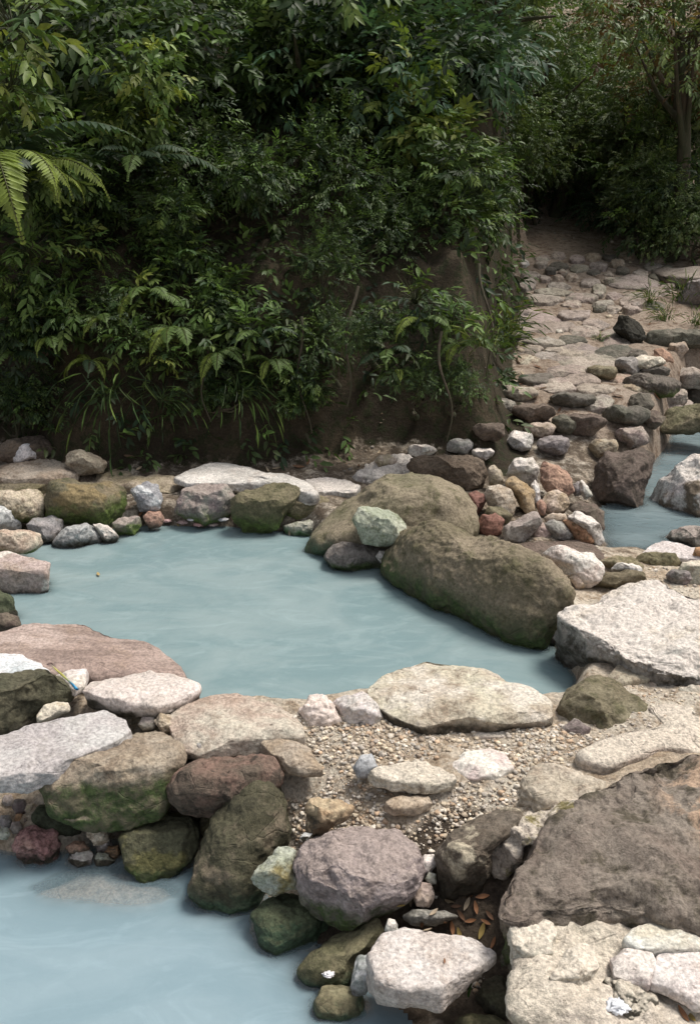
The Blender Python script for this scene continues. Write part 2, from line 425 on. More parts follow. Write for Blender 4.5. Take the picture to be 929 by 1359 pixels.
GF = np.stack([idx[:-1, :-1], idx[:-1, 1:], idx[1:, 1:], idx[1:, :-1]], -1).reshape(-1, 4)
GV = np.stack([GX, GY, GZ], -1).reshape(-1, 3)
# what the ground is made of: r = damp soil of the bank, g = trodden path, b = pale sinter by the pools
soil = np.clip(GW * 1.3 + sstep(.16 - (GX - path_edge(GY)), 0, .12) * (GY > 6.3) * (GX > .9) * (GY < 11) + sstep(GY, 9.5, 12) * (GX < path_edge(GY)) + sstep(GX - (3.3 + .22 * (GY - 7)), 0, .8) * sstep(GY, 8, 10), 0, 1)
pathw = sstep(GY, 6.4, 7.4) * (1 - soil)
wet = np.zeros_like(GX)
for (a, b, z, r) in [(610,1200,-.2,.3),(640,1290,-.25,.25),(520,1240,-.25,.35),(905,905,.15,.09)]:
    c = P(a, b, z); wet = np.maximum(wet, sstep(-np.hypot(GX - c[0], GY - c[1]), -r, -r * .5))
back = sstep(GY, 4.75, 5.4) * sstep(7.6 - GY, 0, .8)
wet = np.maximum(wet, np.where(back > 0, back * .56, 0))
gme = mesh_np('ground', GV, GF, True, np.stack([soil.ravel(), pathw.ravel(), wet.ravel()], 1))
m, n, l, bs = NT('earth_and_sand'); g = G(n, l)
at = n.new('ShaderNodeAttribute'); at.attribute_name = 'tint'
sp = n.new('ShaderNodeSeparateColor'); l.new(at.outputs['Color'], sp.inputs[0])
geo = n.new('ShaderNodeNewGeometry'); pos = geo.outputs['Position']
a1 = g.noise(pos, 2.6, 9, .62, .3); a2 = g.noise(pos, 13, 9, .7); a3 = g.noise(pos, 70, 6, .75); a4 = g.mr(g.voro(pos, 60, 'Distance'), .1, .75, .25, .8)
c = g.mix(g.mr(a1, .38, .62), (.54,.48,.40), (.42,.34,.255))
c = g.mix(g.mr(a2, .47, .62, 0, .8), c, (.27,.20,.135))
cc = g.mix(.35, c, g.mix(1., c, a4, 'OVERLAY'))
cp = g.mix(g.mr(a1, .4, .6), (.38,.31,.25), (.29,.23,.18)); cp = g.mix(g.mr(a2, .48, .62), cp, (.17,.12,.085))
cs = g.mix(g.mr(a1, .4, .6), (.034,.026,.017), (.062,.048,.030)); cs = g.mix(g.mr(a2, .48, .6, 0, .75), cs, (.022,.03,.010)); cs = g.mix(g.mr(a3, .58, .7, 0, .6), cs, (.11,.085,.06))
cwet = g.mix(g.mr(a2, .4, .6), (.055,.042,.032), (.11,.085,.062))
edge = g.math('SUBTRACT', a2, .5)
c = g.mix(g.mr(g.math('ADD', sp.outputs[1], edge), .35, .65), cc, cp)
c = g.mix(g.mr(g.math('ADD', sp.outputs[2], edge), .35, .65), c, cwet)
c = g.mix(g.mr(g.math('ADD', sp.outputs[0], edge), .35, .65), c, cs)
c = g.mix(1., c, g.mr(a3, .3, .7, .7, 1.28), 'MULTIPLY')
l.new(c, bs.inputs['Base Color']); bs.inputs['Roughness'].default_value = .9; bs.inputs['Specular IOR Level'].default_value = .25
hh = g.math('ADD', g.math('MULTIPLY', a2, 1.2), g.math('MULTIPLY', a3, .5))
l.new(g.bump(hh, .8, .045), bs.inputs['Normal'])
ground = link('ground', gme, m); ground['kind'] = 'structure'
ground_bvh = BVHTree.FromPolygons(GV.tolist(), GF.tolist())
def gz(x, y):
    h = ground_bvh.ray_cast(Vector((x, y, 40)), Vector((0, 0, -1)))
    return h[0].z if h[0] else 0.
def on_ground(px, py):
    d = Vector(ray(px, py)).normalized(); h = ground_bvh.ray_cast(Vector(cam_o), d)
    return h[0] if h[0] else Vector(P(px, py, 0))
# ------------------------------------------------------------------ the stones, traced one by one
U0 = (.075, 'moss', .06)        # green growth just above the upper pool
L0 = (-.20, 'green', .10)
B, S = boulder, slab
# far rim of the upper pool, left
B('dark grey rock at the far left behind the white wedge', [(-8,606),(2,590),(15,580),(35,575),(60,578),(72,597),(60,615),(20,615)], .22, 'brown')
B('bright white wedge stone standing on the cream slab at far left', [(13,608),(17,587),(30,583),(50,588),(70,602),(68,612),(45,614),(20,613)], .22, 'palebl', name='rock', lvl=5, t=1.1)
S('cream yellow flat stone under the white wedge, far left', [(-12,612),(20,606),(60,603),(92,602),(106,616),(103,626),(70,630),(-12,632)], .24, .09, 'cream')
B('brown rock with a pale top behind the cream slab', [(86,615),(90,597),(104,593),(124,600),(142,612),(140,626),(105,628)], .22, 'tan', lvl=5)
S('grey brown flat rock below the cream slab at the left edge', [(-12,622),(30,616),(66,616),(77,627),(66,638),(40,645),(-12,645)], .2, .12, 'olivetan')
B('cream and olive rock below the flat grey brown one at left', [(-12,655),(8,647),(30,645),(54,649),(65,668),(62,684),(40,689),(10,688)], .1, 'cream', low=(.13,'moss',.08), extra=((.2,.17,.1), 5, .5,.6))
B('pale bluish white rock cut by the left edge', [(-25,690),(-20,665),(5,660),(20,670),(33,696),(28,706),(-10,707)], .05, 'palebl', lvl=5)
B('large mossy olive boulder at the left back of the pool', [(57,662),(64,640),(95,634),(145,637),(172,647),(179,667),(170,684),(140,694),(95,696),(66,690)], .06, 'olive', low=(.17,'moss',.1), extra=((.22,.17,.09), 6, .48,.62), e=3.2)
B('dark grey smooth rock under the large mossy boulder', [(35,696),(45,687),(70,683),(85,688),(87,704),(72,716),(50,718),(38,710)], .02, 'grey', lvl=5, low=(.05,'dark',.05))
B('bluish grey angular rock standing in the pool at back left', [(68,720),(80,705),(97,693),(115,692),(135,702),(144,718),(125,726),(85,728)], -.01, 'bluegrey', e=2.3, nc=9)
B('white stone with black stripes beside the bluish grey rock', [(120,694),(131,690),(145,697),(159,711),(152,719),(138,717)], .01, 'white', lvl=5, strata=((60,8,8),(0,.6,.4),.9), name='rock')
B('small green and pink rock beside the striped stone', [(147,694),(163,684),(184,685),(191,697),(181,709),(158,710)], .01, 'mauve', low=(.07,'moss',.07), lvl=5, name='rock')
B('small reddish brown cobble right of the green and pink rock', [(190,686),(198,678),(213,678),(219,689),(214,698),(198,699)], .03, 'salmon', lvl=5, name='cobble')
B('grey pointed rock with white facets behind the pool', [(173,652),(183,642),(195,634),(214,643),(217,660),(213,674),(203,680),(184,676)], .1, 'bluegrey', nc=12, e=2.2, soft=.6, extra=((.56,.57,.58), 7, .5, .6))
B('mauve rock with a green front at the back of the pool', [(220,680),(230,662),(246,647),(272,641),(300,643),(313,658),(310,674),(298,687),(268,693),(235,690)], .05, 'mauve', low=(.09,'moss',.1), nc=6)
B('angular olive boulder with green front right of the mauve rock', [(305,662),(315,649),(350,639),(390,637),(401,648),(393,668),(378,680),(370,697),(345,709),(320,704),(307,688)], .02, 'olive', low=(.12,'moss',.09), e=3.2)
B('smaller olive rock with a mossy rim left of the big brown boulder', [(373,668),(388,655),(415,651),(440,660),(442,675),(432,687),(410,695),(385,693),(374,682)], .05, 'olivetan', low=(.1,'moss',.07))
B('pale green stained stone under the smaller olive rock', [(372,697),(395,690),(430,684),(425,700),(412,710),(385,712)], .0, 'palegreen', lvl=5, low=(.03,'bright',.05), name='rock')
S('tan gravelly flat rock behind the mossy boulder', [(95,628),(140,614),(200,618),(245,634),(225,650),(180,646),(110,640)], .17, .12, 'tan', crag=.5)
S('long light grey flat slab at the back of the pool', [(230,630),(246,621),(288,612),(330,615),(370,619),(402,630),(424,652),(405,655),(360,640),(300,637),(250,638)], .25, .10, 'pinkwhite', strata=((3,9,9),(0,0,.4),.5))
S('pale flat stone behind the smaller olive rock', [(402,634),(430,631),(460,634),(480,642),(470,650),(430,650),(412,646)], .22, .07, 'white')
B('small round pinkish grey stone at the left of the big brown boulder', [(418,652),(426,645),(438,646),(445,656),(440,666),(424,666)], .12, 'pink', lvl=5, name='cobble')
S('pale gravel covered flat stone behind the big brown boulder', [(470,628),(490,614),(540,606),(572,612),(560,626),(500,634)], .22, .06, 'white', crag=1)
B('small cream stone on the pale flat stone behind the brown boulder', [(496,612),(503,604),(518,603),(528,611),(520,618),(502,618)], .24, 'cream', lvl=5, name='cobble')
B('long brown rock behind the big brown boulder', [(536,620),(548,606),(585,602),(622,603),(645,610),(649,629),(640,648),(622,652),(600,640),(555,630)], .14, 'brown')
B('big smooth brown boulder at the back of the pool', [(400,724),(422,697),(455,665),(485,640),(510,627),(545,624),(590,634),(620,652),(633,680),(638,708),(600,722),(530,738),(460,738),(415,736)], .0, 'olivetan', low=(.08,'teal',.1), t=.8, e=2.6, nc=2, ft=.8)
B('pale green rounded stone resting on the big brown boulder', [(468,690),(476,673),(500,671),(529,681),(541,697),(537,712),(512,720),(482,717)], .17, 'palegreen', t=.9, name='rock', fw=.1, nc=3)
B('purplish rock below the pale green stone', [(428,738),(440,722),(465,716),(500,720),(525,728),(520,752),(480,760),(440,752)], -.01, 'purple', low=(.04,'green',.05))
B('tiny pinkish white stone beside the purplish rock', [(498,738),(504,730),(514,731),(515,741),(505,746)], .06, 'white', lvl=4, name='pebble')
B('long olive boulder lying between the pool and the cobble pile', [(510,738),(530,708),(565,695),(605,697),(665,712),(705,732),(745,757),(765,777),(757,797),(738,818),(722,844),(685,842),(650,828),(590,803),(540,786),(512,765)], -.03, 'olivetan', low=(.13,'green',.13), t=.66, e=2.7, lvl=7, sink=.3, fx=700, yaw=-.75, nc=2, ft=.8)
# cobble pile between pool and stream
B('beige round cobble left of the tan angular stone in the pile', [(639,657),(648,646),(661,643),(679,650),(685,664),(683,680),(675,688),(660,681),(645,668)], .13, 'cream', lvl=5, name='cobble')
B('bright red brown stone between brown boulder and beige cobble', [(622,655),(630,651),(643,655),(645,666),(637,678),(627,684)], .13, 'red', lvl=5, name='cobble')
B('dark red angular stone at the foot of the beige cobble', [(633,694),(640,682),(657,680),(670,690),(665,706),(650,712),(637,706)], .1, 'red', lvl=5, nc=8, name='cobble')
B('greenish grey stone wedged above the dark red stone', [(641,684),(648,672),(665,672),(680,684),(675,694),(655,694)], .13, 'olive', lvl=5, name='cobble')
B('narrow tan grey stone at the top left of the cobble pile', [(647,622),(655,615),(664,624),(670,638),(660,646),(648,641)], .18, 'tan', lvl=5, name='cobble')
B('white grey angular stone at the top of the cobble pile', [(668,630),(678,613),(688,604),(708,604),(716,620),(711,638),(700,642),(682,636)], .18, 'white', lvl=5, nc=9, name='rock')
B('narrow white stone in the middle of the cobble pile', [(704,642),(710,634),(716,645),(717,668),(711,672),(706,660)], .16, 'white', lvl=5, name='cobble')
B('large salmon coloured rock at the top of the cobble pile', [(713,620),(722,610),(740,611),(761,636),(763,650),(750,657),(725,650),(716,638)], .16, 'salmon', name='rock')
B('tan orange angular stone in the middle of the cobble pile', [(669,640),(680,630),(700,638),(712,652),(714,675),(702,682),(690,670),(680,655)], .14, 'ochre', nc=10, lvl=5, name='rock')
B('light beige egg shaped cobble in the cobble pile', [(719,664),(727,652),(740,649),(753,656),(757,668),(749,679),(734,682),(722,676)], .13, 'cream', lvl=5, name='cobble')
B('small brown pink cobble squeezed beside the egg shaped one', [(711,668),(717,661),(725,670),(724,683),(715,682)], .13, 'salmon', lvl=4, name='cobble')
B('brownish pink broad stone low in the cobble pile', [(666,700),(678,690),(695,681),(713,678),(722,692),(710,705),(695,717),(670,717)], .1, 'mauve', lvl=5, name='rock')
B('light pinkish stone low in the cobble pile', [(699,707),(706,696),(720,692),(732,707),(729,715),(704,715)], .09, 'pink', lvl=5, name='cobble')
B('grey stone behind the light pinkish one', [(721,695),(733,688),(746,692),(760,708),(755,715),(732,714)], .1, 'grey', lvl=5, name='cobble')
B('flat tan cobble under the egg shaped one', [(721,687),(733,680),(750,682),(753,690),(740,696),(724,694)], .13, 'cream', lvl=4, name='cobble')
B('orange brown stone at the right of the cobble pile', [(745,692),(758,683),(775,687),(789,704),(789,718),(772,720),(757,710)], .09, 'orange', lvl=5, name='rock')
B('white stone curving behind the orange brown stone', [(750,686),(762,677),(784,681),(796,695),(802,715),(792,722),(778,708)], .09, 'white', lvl=5, name='rock')
B('dark brown rock behind the white curving stone by the stream', [(752,674),(766,663),(788,664),(801,679),(803,700),(788,702)], .07, 'brown', name='rock', lvl=5)
B('small grey cobble beside the salmon rock', [(756,646),(766,638),(778,643),(776,654),(762,657)], .14, 'grey', lvl=4, name='cobble')
B('small pale pointed stone at the right end of the pile top', [(766,650),(771,636),(780,645),(786,656),(776,662)], .13, 'white', lvl=4, name='cobble', nc=8)
B('dark brown boulder in the stream right of the cobble pile', [(775,652),(785,622),(803,598),(850,590),(870,604),(860,640),(848,674),(812,678),(785,668)], -.02, 'brown', low=(.03,'dark',.05), t=1.1)
B('brown topped white rock beside the stream at the right edge', [(848,668),(860,636),(890,612),(929,592),(985,585),(1000,640),(990,690),(930,690),(890,682),(855,676)], -.02, 'white', extra=((.15,.12,.09), 3, .47, .56), low=(.0,'dark',.03), t=.8)
S('grey brown flat rock in front of the cobble pile', [(668,716),(700,710),(758,711),(790,718),(811,732),(800,742),(750,741),(715,738),(690,728)], .11, .16, 'brown', low=(.02,'dark',.04), nc=5, e=3)
B('pinkish white rock leaning on the long olive boulder', [(716,736),(729,725),(760,725),(786,735),(801,752),(799,768),(780,776),(752,760)], .1, 'pinkwhite', nc=7, name='rock')
B('little tan stone under the pinkish white rock', [(753,766),(762,758),(772,762),(777,778),(765,780)], .1, 'cream', lvl=4, name='cobble')
B('olive grey flat stone right of the pinkish white rock', [(793,745),(812,738),(838,738),(856,750),(852,765),(815,762)], .08, 'olivetan', lvl=5, name='rock')
B('olive low rock against the big white boulder', [(782,776),(800,760),(830,755),(855,760),(860,775),(820,780)], .09, 'olive', lvl=5, name='rock')
B('white wedge stone on the olive rocks by the big white boulder', [(808,756),(818,748),(838,745),(851,753),(852,764),(832,760)], .13, 'white', lvl=5, name='rock', nc=8)
B('long olive rock in front of the stream', [(833,745),(845,734),(870,731),(898,734),(906,746),(892,756),(855,757)], .05, 'olive', name='rock', lvl=5)
S('white long slab at the edge of the stream', [(851,730),(862,721),(878,713),(929,722),(960,728),(950,742),(900,737),(870,733)], .12, .06, 'pinkwhite')
B('brown rock at the right edge above the white slab', [(876,716),(890,705),(915,698),(950,695),(960,726),(925,728)], .03, 'mauve', name='rock')
B('little orange stone on the white slab at right edge', [(917,737),(922,726),(935,726),(938,738)], .12, 'orange', lvl=4, name='cobble')
B('speckled cream stone behind the big white boulder', [(896,762),(905,746),(930,740),(955,755),(945,775),(910,775)], .09, 'chalk', lvl=5, name='rock')
B('grey purple stone behind the big white boulder', [(880,762),(895,754),(912,758),(922,768),(910,778),(886,774)], .1, 'purple', lvl=5, name='rock')
S('big white boulder at the right end of the pool', [(731,798),(762,783),(805,767),(856,759),(880,763),(905,777),(960,788),(1010,830),(1000,885),(930,888),(880,884),(838,872),(800,852),(765,830),(742,812)], .29, .40, 'white', low=(.2,'dark',.16), e=4, lvl=7, nc=5, gy=.06, gx=.05, amp=1.1, crag=.12, taper=.1, name='boulder', extra=((.56,.50,.43), 3, .5, .62))  # dark tint on the front face is stain and painted shade
B('small green and tan stone between long olive boulder and big white boulder', [(719,787),(732,777),(743,785),(736,800),(732,822),(719,824)], .02, 'olivetan', lvl=5, name='rock', low=(.06,'moss',.06))
B('pale grey rounded stone half in the pool beside big white boulder', [(721,832),(730,822),(744,830),(747,848),(738,858),(724,854)], -.01, 'grey', lvl=5, name='rock')
B('dark wet stone in the pool corner below the big white boulder', [(735,868),(744,854),(756,852),(764,868),(760,884),(742,882)], -.01, 'black', lvl=5, name='rock')
# left rim
S('brown topped block with a white corner at the left edge of the pool', [(-30,730),(10,728),(55,731),(66,739),(62,750),(-30,752)], .16, .2, 'pink', low=(.01,'dark',.05), extra=((.58,.54,.49), 4, .52, .58))
B('cream oblong rock with a mossy foot above the block at left', [(-30,728),(-25,704),(10,701),(40,702),(57,710),(60,724),(50,731),(10,733)], .08, 'cream', low=(.09,'moss',.05), lvl=5)
B('mossy green rock at the left edge below the white cornered block', [(-35,825),(-30,785),(0,775),(18,793),(26,814),(20,828)], .0, 'green', lvl=5)
B('brown cobble at the left edge beside the pinkish slab', [(-25,835),(-15,815),(10,812),(26,818),(30,830),(15,840)], .03, 'brown', lvl=5, name='cobble')
# the dam between the pools
S('broad pinkish brown slab at the near left of the upper pool', [(-45,850),(-10,836),(35,826),(75,820),(112,819),(150,834),(215,855),(240,874),(254,897),(200,900),(135,895),(50,893),(-45,888)], .11, .14, 'pink', strata=((2.5,14,8),(0,0,.5),.75), nc=2, gx=-.02)
S('white bluish slab at the left edge beside the pinkish slab', [(-45,868),(30,862),(52,871),(68,884),(60,893),(-45,897)], .17, .08, 'palebl', nc=2)
S('small white slab behind the pale pink flat rock', [(68,889),(85,885),(118,885),(112,904),(98,910)], .15, .07, 'pinkwhite', nc=2, lvl=5)
S('pale pink flat rock at the near rim of the upper pool', [(106,912),(112,898),(120,888),(175,882),(235,892),(268,902),(267,912),(236,924),(205,935),(160,928)], .17, .11, 'pinkwhite', low=(.12,'dark',.03), taper=.06)
B('dark olive rock at the left edge behind the grey slab', [(-40,965),(-40,905),(0,892),(60,886),(84,900),(101,920),(97,934),(62,940),(40,960),(0,972)], .02, 'darkolive', e=3, t=.9, nc=3)
B('small yellowish white stone between dark olive rock and grey slab', [(47,951),(58,936),(75,931),(92,932),(93,944),(68,955),(50,958)], .06, 'ochre', lvl=5, name='cobble', extra=((.62,.56,.46),6,.45,.55))
S('big smooth grey slab at the left edge', [(-50,985),(35,960),(90,945),(142,933),(168,946),(177,960),(160,976),(115,996),(75,1013),(35,1024),(-50,1032)], .13, .11, 'greyslab', low=(.03,'dark',.03), nc=2, gx=.02)
B('long brown rock with a dark green underside in the dam', [(54,1040),(72,1014),(115,990),(165,972),(210,970),(245,985),(254,1003),(238,1020),(226,1050),(216,1076),(180,1088),(120,1089),(72,1074)], -.11, 'tan', low=(.035,'green',.05), t=.9, e=3.2, nc=3, extra=((.25,.2,.15),4,.45,.6))
S('tan grey smooth slab at the near rim of the upper pool', [(219,942),(233,925),(280,916),(345,917),(382,928),(402,956),(405,970),(350,972),(300,978),(262,985),(236,975)], .13, .13, 'tanflat', nc=2)
S('tan wedge slab half buried in gravel beside the tan grey slab', [(335,974),(362,970),(412,987),(430,1011),(395,1012),(360,998)], .1, .08, 'tan', nc=2, lvl=5)
B('reddish brown oval rock behind the tall pointed boulder', [(221,1045),(232,1022),(270,1006),(320,1000),(360,1002),(377,1018),(374,1042),(345,1062),(310,1072),(280,1080),(242,1074),(226,1060)], -.06, 'redbrown', t=.8, nc=3)
B('pitted pale cobble beside the white rock at the near rim', [(398,944),(411,924),(428,921),(442,934),(453,957),(434,967),(406,966)], .08, 'pinkwhite', lvl=5, name='cobble', crag=.6)
B('white rock at the near rim left of the big flat tan rock', [(436,932),(456,918),(482,915),(500,934),(510,950),(496,960),(466,967),(450,956)], .08, 'pinkwhite', nc=8, name='rock')
S('big flat tan rock in the middle of the near rim', [(484,908),(504,888),(530,876),(566,866),(615,876),(660,887),(682,899),(710,904),(735,924),(737,944),(700,948),(655,951),(600,945),(560,950),(522,938),(494,924)], .18, .13, 'cream', low=(.13,'dark',.04), nc=2, taper=.05, lvl=7, extra=((.62,.57,.5),4,.45,.6))  # shade of the front face is painted in with the dark tint
B('mottled olive and tan rock right of the big flat tan rock', [(736,940),(752,915),(785,896),(817,897),(838,920),(866,940),(874,960),(858,975),(805,975),(785,968),(745,965)], .06, 'olivetan', nc=3, low=(.06,'moss',.03), t=1.0)
S('tan flat stone behind the mottled olive rock', [(802,895),(820,878),(855,872),(892,876),(895,888),(858,898),(822,903)], .18, .07, 'tan', nc=2)
B('small purple grey stone at the corner of the big flat tan rock', [(742,966),(762,953),(785,966),(778,980),(746,978)], .1, 'purple', lvl=5, name='cobble', extra=((.5,.46,.43),5,.5,.6))
B('small dark cobble between the dam slabs', [(257,998),(262,984),(274,983),(281,994),(274,1004)], .05, 'grey', lvl=4, name='cobble')
B('round grey pebble wedged behind the long brown rock', [(183,962),(190,950),(205,948),(212,958),(204,968),(190,968)], .06, 'mauve', lvl=5, name='cobble')
B('sandy brown cobble beside the round grey pebble', [(205,958),(214,946),(226,950),(230,966),(218,972)], .06, 'tan', lvl=5, name='cobble', crag=.8)
# the gravel flat
S('pale tan flat stone sunk in the gravel', [(488,1020),(520,1008),(566,1006),(592,1018),(607,1032),(566,1038),(530,1035),(500,1030)], .115, .06, 'chalk', nc=2, lvl=5, crag=.4)
B('slate grey stone beside the sunk pale tan stone', [(468,1018),(478,1002),(494,1000),(502,1018),(492,1030),(474,1030)], .07, 'bluegrey', lvl=5, name='cobble')
S('pale lilac flat stone sunk in the gravel', [(596,1012),(614,995),(650,990),(671,996),(683,1016),(660,1025),(630,1026)], .11, .06, 'pinkwhite', nc=1, lvl=5)
S('sandy flat stone low in the gravel', [(508,1062),(530,1050),(566,1049),(574,1062),(552,1070),(520,1070)], .06, .05, 'tan', nc=2, lvl=5)
S('small cream slab in the gravel left of the mottled rock', [(620,965),(648,958),(690,960),(700,970),(670,976),(630,976)], .095, .03, 'chalk', nc=2, lvl=5)
S('large light grey slab set in the gravel by the huge boulder', [(688,1046),(700,1020),(716,1001),(755,1008),(778,1024),(808,1032),(795,1052),(776,1064),(725,1062)], .13, .12, 'tanflat', nc=3, crag=.5)
S('white sandy flat rock at the right between olive rock and huge boulder', [(760,1000),(790,977),(858,974),(876,958),(840,925),(872,917),(935,934),(985,950),(985,995),(880,990),(805,1012)], .165, .10, 'chalk', nc=2, crag=.2)
S('buff flat ledge at the right edge behind the sandy rock', [(850,905),(890,886),(985,882),(985,925),(925,925),(880,918)], .165, .07, 'tanflat', nc=2, crag=.8)
B('dark weathered rock at the end of the gravel', [(577,1132),(598,1106),(630,1084),(672,1068),(695,1078),(688,1104),(655,1130),(648,1155),(634,1177),(588,1192),(577,1162)], -.1, 'brown', low=(-.05,'dark',.12), t=.9, nc=6, extra=((.42,.37,.28),5,.54,.62))
B('cream crusted rock between dark weathered rock and huge boulder', [(643,1130),(668,1108),(700,1082),(770,1061),(780,1085),(720,1125),(690,1150),(660,1168),(645,1155)], -.05, 'chalk', nc=4, crag=.8, extra=((.22,.19,.09),6,.52,.6))
B('ochre yellow stone in the gravel', [(401,1074),(412,1061),(450,1058),(474,1070),(466,1086),(440,1095),(432,1107),(410,1107),(403,1090)], -.0, 'ochre', lvl=5, name='rock', crag=.5)
B('small white quartz pebble behind the round grey boulder', [(397,1112),(404,1105),(415,1106),(416,1114),(406,1119)], -.03, 'palebl', lvl=4, name='pebble')
B('greenish angular stone beside the round grey boulder', [(330,1164),(348,1144),(370,1120),(393,1128),(394,1175),(365,1185),(346,1180)], -.14, 'palegreen', nc=9, soft=.6, extra=((.2,.17,.08),5,.45,.58))
B('round mauve grey boulder at the foot of the gravel', [(391,1147),(403,1122),(442,1100),(485,1093),(530,1105),(562,1132),(565,1160),(540,1188),(495,1212),(450,1228),(422,1215),(398,1185)], -.16, 'mauve', t=.9, nc=4, low=(-.13,'green',.09), lvl=7)
B('tall pointed olive boulder standing in the lower pool', [(245,1180),(262,1125),(286,1077),(318,1032),(339,1018),(366,1034),(383,1062),(386,1100),(368,1140),(352,1175),(346,1192),(330,1207),(300,1210),(260,1196)], -.3, 'darkolive', t=.75, nc=3, ft=1.3, e=2.3, soft=.5, low=(-.24,'teal',.07), sink=.12, extra=((.17,.14,.10),5,.5,.62))
B('green stained rock at the water under the mauve boulder', [(334,1212),(350,1195),(380,1183),(415,1192),(446,1216),(448,1234),(412,1262),(370,1260),(345,1248)], -.3, 'green', low=(-.2,'teal',.1), nc=5, sink=.3)
B('olive rock below the mauve boulder beside the pink white slab', [(393,1286),(413,1265),(450,1240),(470,1228),(497,1217),(514,1230),(510,1252),(490,1266),(480,1292),(466,1307),(430,1304),(405,1299)], -.3, 'olive', low=(-.27,'teal',.06), nc=4)
B('lowest olive rock at the edge of the lower pool', [(412,1330),(428,1307),(455,1306),(482,1316),(486,1345),(448,1352),(420,1346)], -.3, 'olive', low=(-.27,'teal',.06), nc=4, lvl=5)
B('round green boulder under the long brown rock', [(156,1112),(183,1088),(220,1075),(254,1081),(269,1105),(258,1140),(225,1162),(190,1165),(166,1147)], -.3, 'darkolive', nc=2, low=(-.26,'green',.05), extra=((.15,.14,.06),5,.5,.6))
B('small grey rock squeezed between green and pointed boulders', [(262,1104),(268,1080),(282,1074),(292,1090),(280,1116)], -.25, 'olive', lvl=5, name='cobble')
B('dark green rock behind the pink red stone', [(40,1090),(50,1068),(82,1068),(116,1085),(122,1108),(92,1118),(60,1110)], -.28, 'green', lvl=5)
B('pink red porous stone at the edge of the lower pool', [(17,1122),(28,1102),(46,1094),(70,1102),(84,1121),(82,1142),(56,1153),(30,1147)], -.3, 'redpink', crag=.6, low=None, nc=5, name='rock')
B('cream pitted stone on top of the small pile by the pool', [(115,1108),(120,1096),(138,1095),(146,1104),(142,1116),(126,1119)], -.24, 'cream', lvl=5, crag=1, name='cobble')
B('peach coloured stone at the left of the small pile', [(87,1124),(97,1116),(112,1117),(121,1126),(112,1133),(92,1132)], -.27, 'salmon', lvl=5, name='cobble')
B('lilac white stone at the front of the small pile', [(89,1141),(96,1126),(112,1123),(127,1132),(122,1146),(104,1149)], -.3, 'pinkwhite', lvl=5, name='cobble', nc=9)
B('pale stone under the cream pitted one in the small pile', [(126,1120),(134,1111),(147,1113),(151,1123),(142,1130),(130,1129)], -.28, 'pinkwhite', lvl=5, name='cobble')
B('greenish white stone at the right front of the small pile', [(125,1140),(130,1131),(146,1133),(154,1143),(144,1149),(128,1148)], -.3, 'palegreen', lvl=5, name='cobble')
B('orange stone tucked beside the round green boulder', [(137,1132),(144,1123),(158,1121),(162,1133),(152,1139)], -.29, 'orange', lvl=5, name='cobble')
S('sunken flat rock just under the water of the lower pool', [(38,1182),(70,1165),(110,1150),(170,1150),(215,1165),(245,1190),(200,1208),(120,1204),(60,1198)], -.314, .2, 'cream', nc=2, e=2.6)
for q, (a, b, r_, cc_, lb) in enumerate([(12,1062,9,'mauve','grey pebble under the grey slab at the left edge'),(27,1070,11,'purple','dark grey pebble in the cluster at the left edge'),(41,1073,8,'cream','cream pebble beside the dark green rock'),
        (8,1090,10,'grey','smooth grey pebble at the left edge near the pink red stone'),(22,1098,9,'mauve','mauve pebble touching the pink red stone'),(26,1086,7,'orange','rusty orange pebble in the cluster at the left edge'),(6,1106,9,'palegreen','pale pebble at the waterline on the left edge'),(36,1090,6,'brown','brown pebble above the pink red stone')]):
    B(lb, [(a-r_,b+2),(a-r_*.6,b-r_*.8),(a+r_*.5,b-r_*.9),(a+r_,b),(a+r_*.6,b+r_*.8),(a-r_*.5,b+r_*.8)], -.22, cc_, lvl=4, name='pebble')
# foreground right
S('huge brown grey boulder at the right edge', [(652,1190),(664,1158),(700,1120),(750,1072),(800,1032),(850,1002),(895,989),(985,980),(1060,1000),(1060,1225),(980,1222),(925,1214),(860,1204),(790,1196),(735,1205),(690,1218),(660,1212)], .16, .42, 'huge', gy=.17, gx=.05, e=3.6, lvl=7, nc=5, amp=1.5, crag=.3, low=(.0,'green',.12), taper=.0, name='boulder', extra=((.40,.29,.21),9,.46,.56, P(965,1050,.24), .27))
S('craggy chalk white rock in the near right corner', [(676,1224),(690,1207),(726,1202),(737,1187),(776,1174),(816,1190),(866,1205),(960,1222),(1080,1240),(1080,1420),(880,1440),(780,1420),(740,1372),(690,1352),(674,1336),(690,1286),(677,1248)], .02, .34, 'chalk', gy=.10, crag=.45, lvl=7, nc=3, taper=.02, amp=.8, e=7, soft=.5, low=(-.06,'dark',.1))
S('low chalk shelf at the left of the craggy white rock', [(674,1226),(690,1210),(722,1206),(740,1225),(735,1260),(700,1262),(680,1250)], .055, .12, 'chalk', crag=.5, nc=3, soft=.6)
S('blocky chalk lump standing on the craggy white rock', [(730,1290),(748,1258),(768,1246),(788,1252),(795,1278),(770,1292)], .075, .07, 'chalk', crag=.4, nc=5, soft=.6)
S('smooth grey slab set in the chalk rock at the right edge', [(826,1242),(842,1226),(890,1214),(985,1208),(985,1256),(900,1256),(850,1256)], .085, .06, 'pinkwhite', nc=2, lvl=6, amp=.9)
S('grey white stone set in the chalk rock under the smooth slab', [(810,1262),(826,1251),(866,1260),(872,1274),(862,1300),(836,1292),(815,1286)], .07, .07, 'white', nc=4, lvl=6)
S('brownish grey worn slab at the right edge of the chalk rock', [(862,1276),(876,1258),(985,1256),(985,1330),(925,1328),(885,1306),(862,1296)], .065, .06, 'pinkwhite', nc=2, lvl=6)
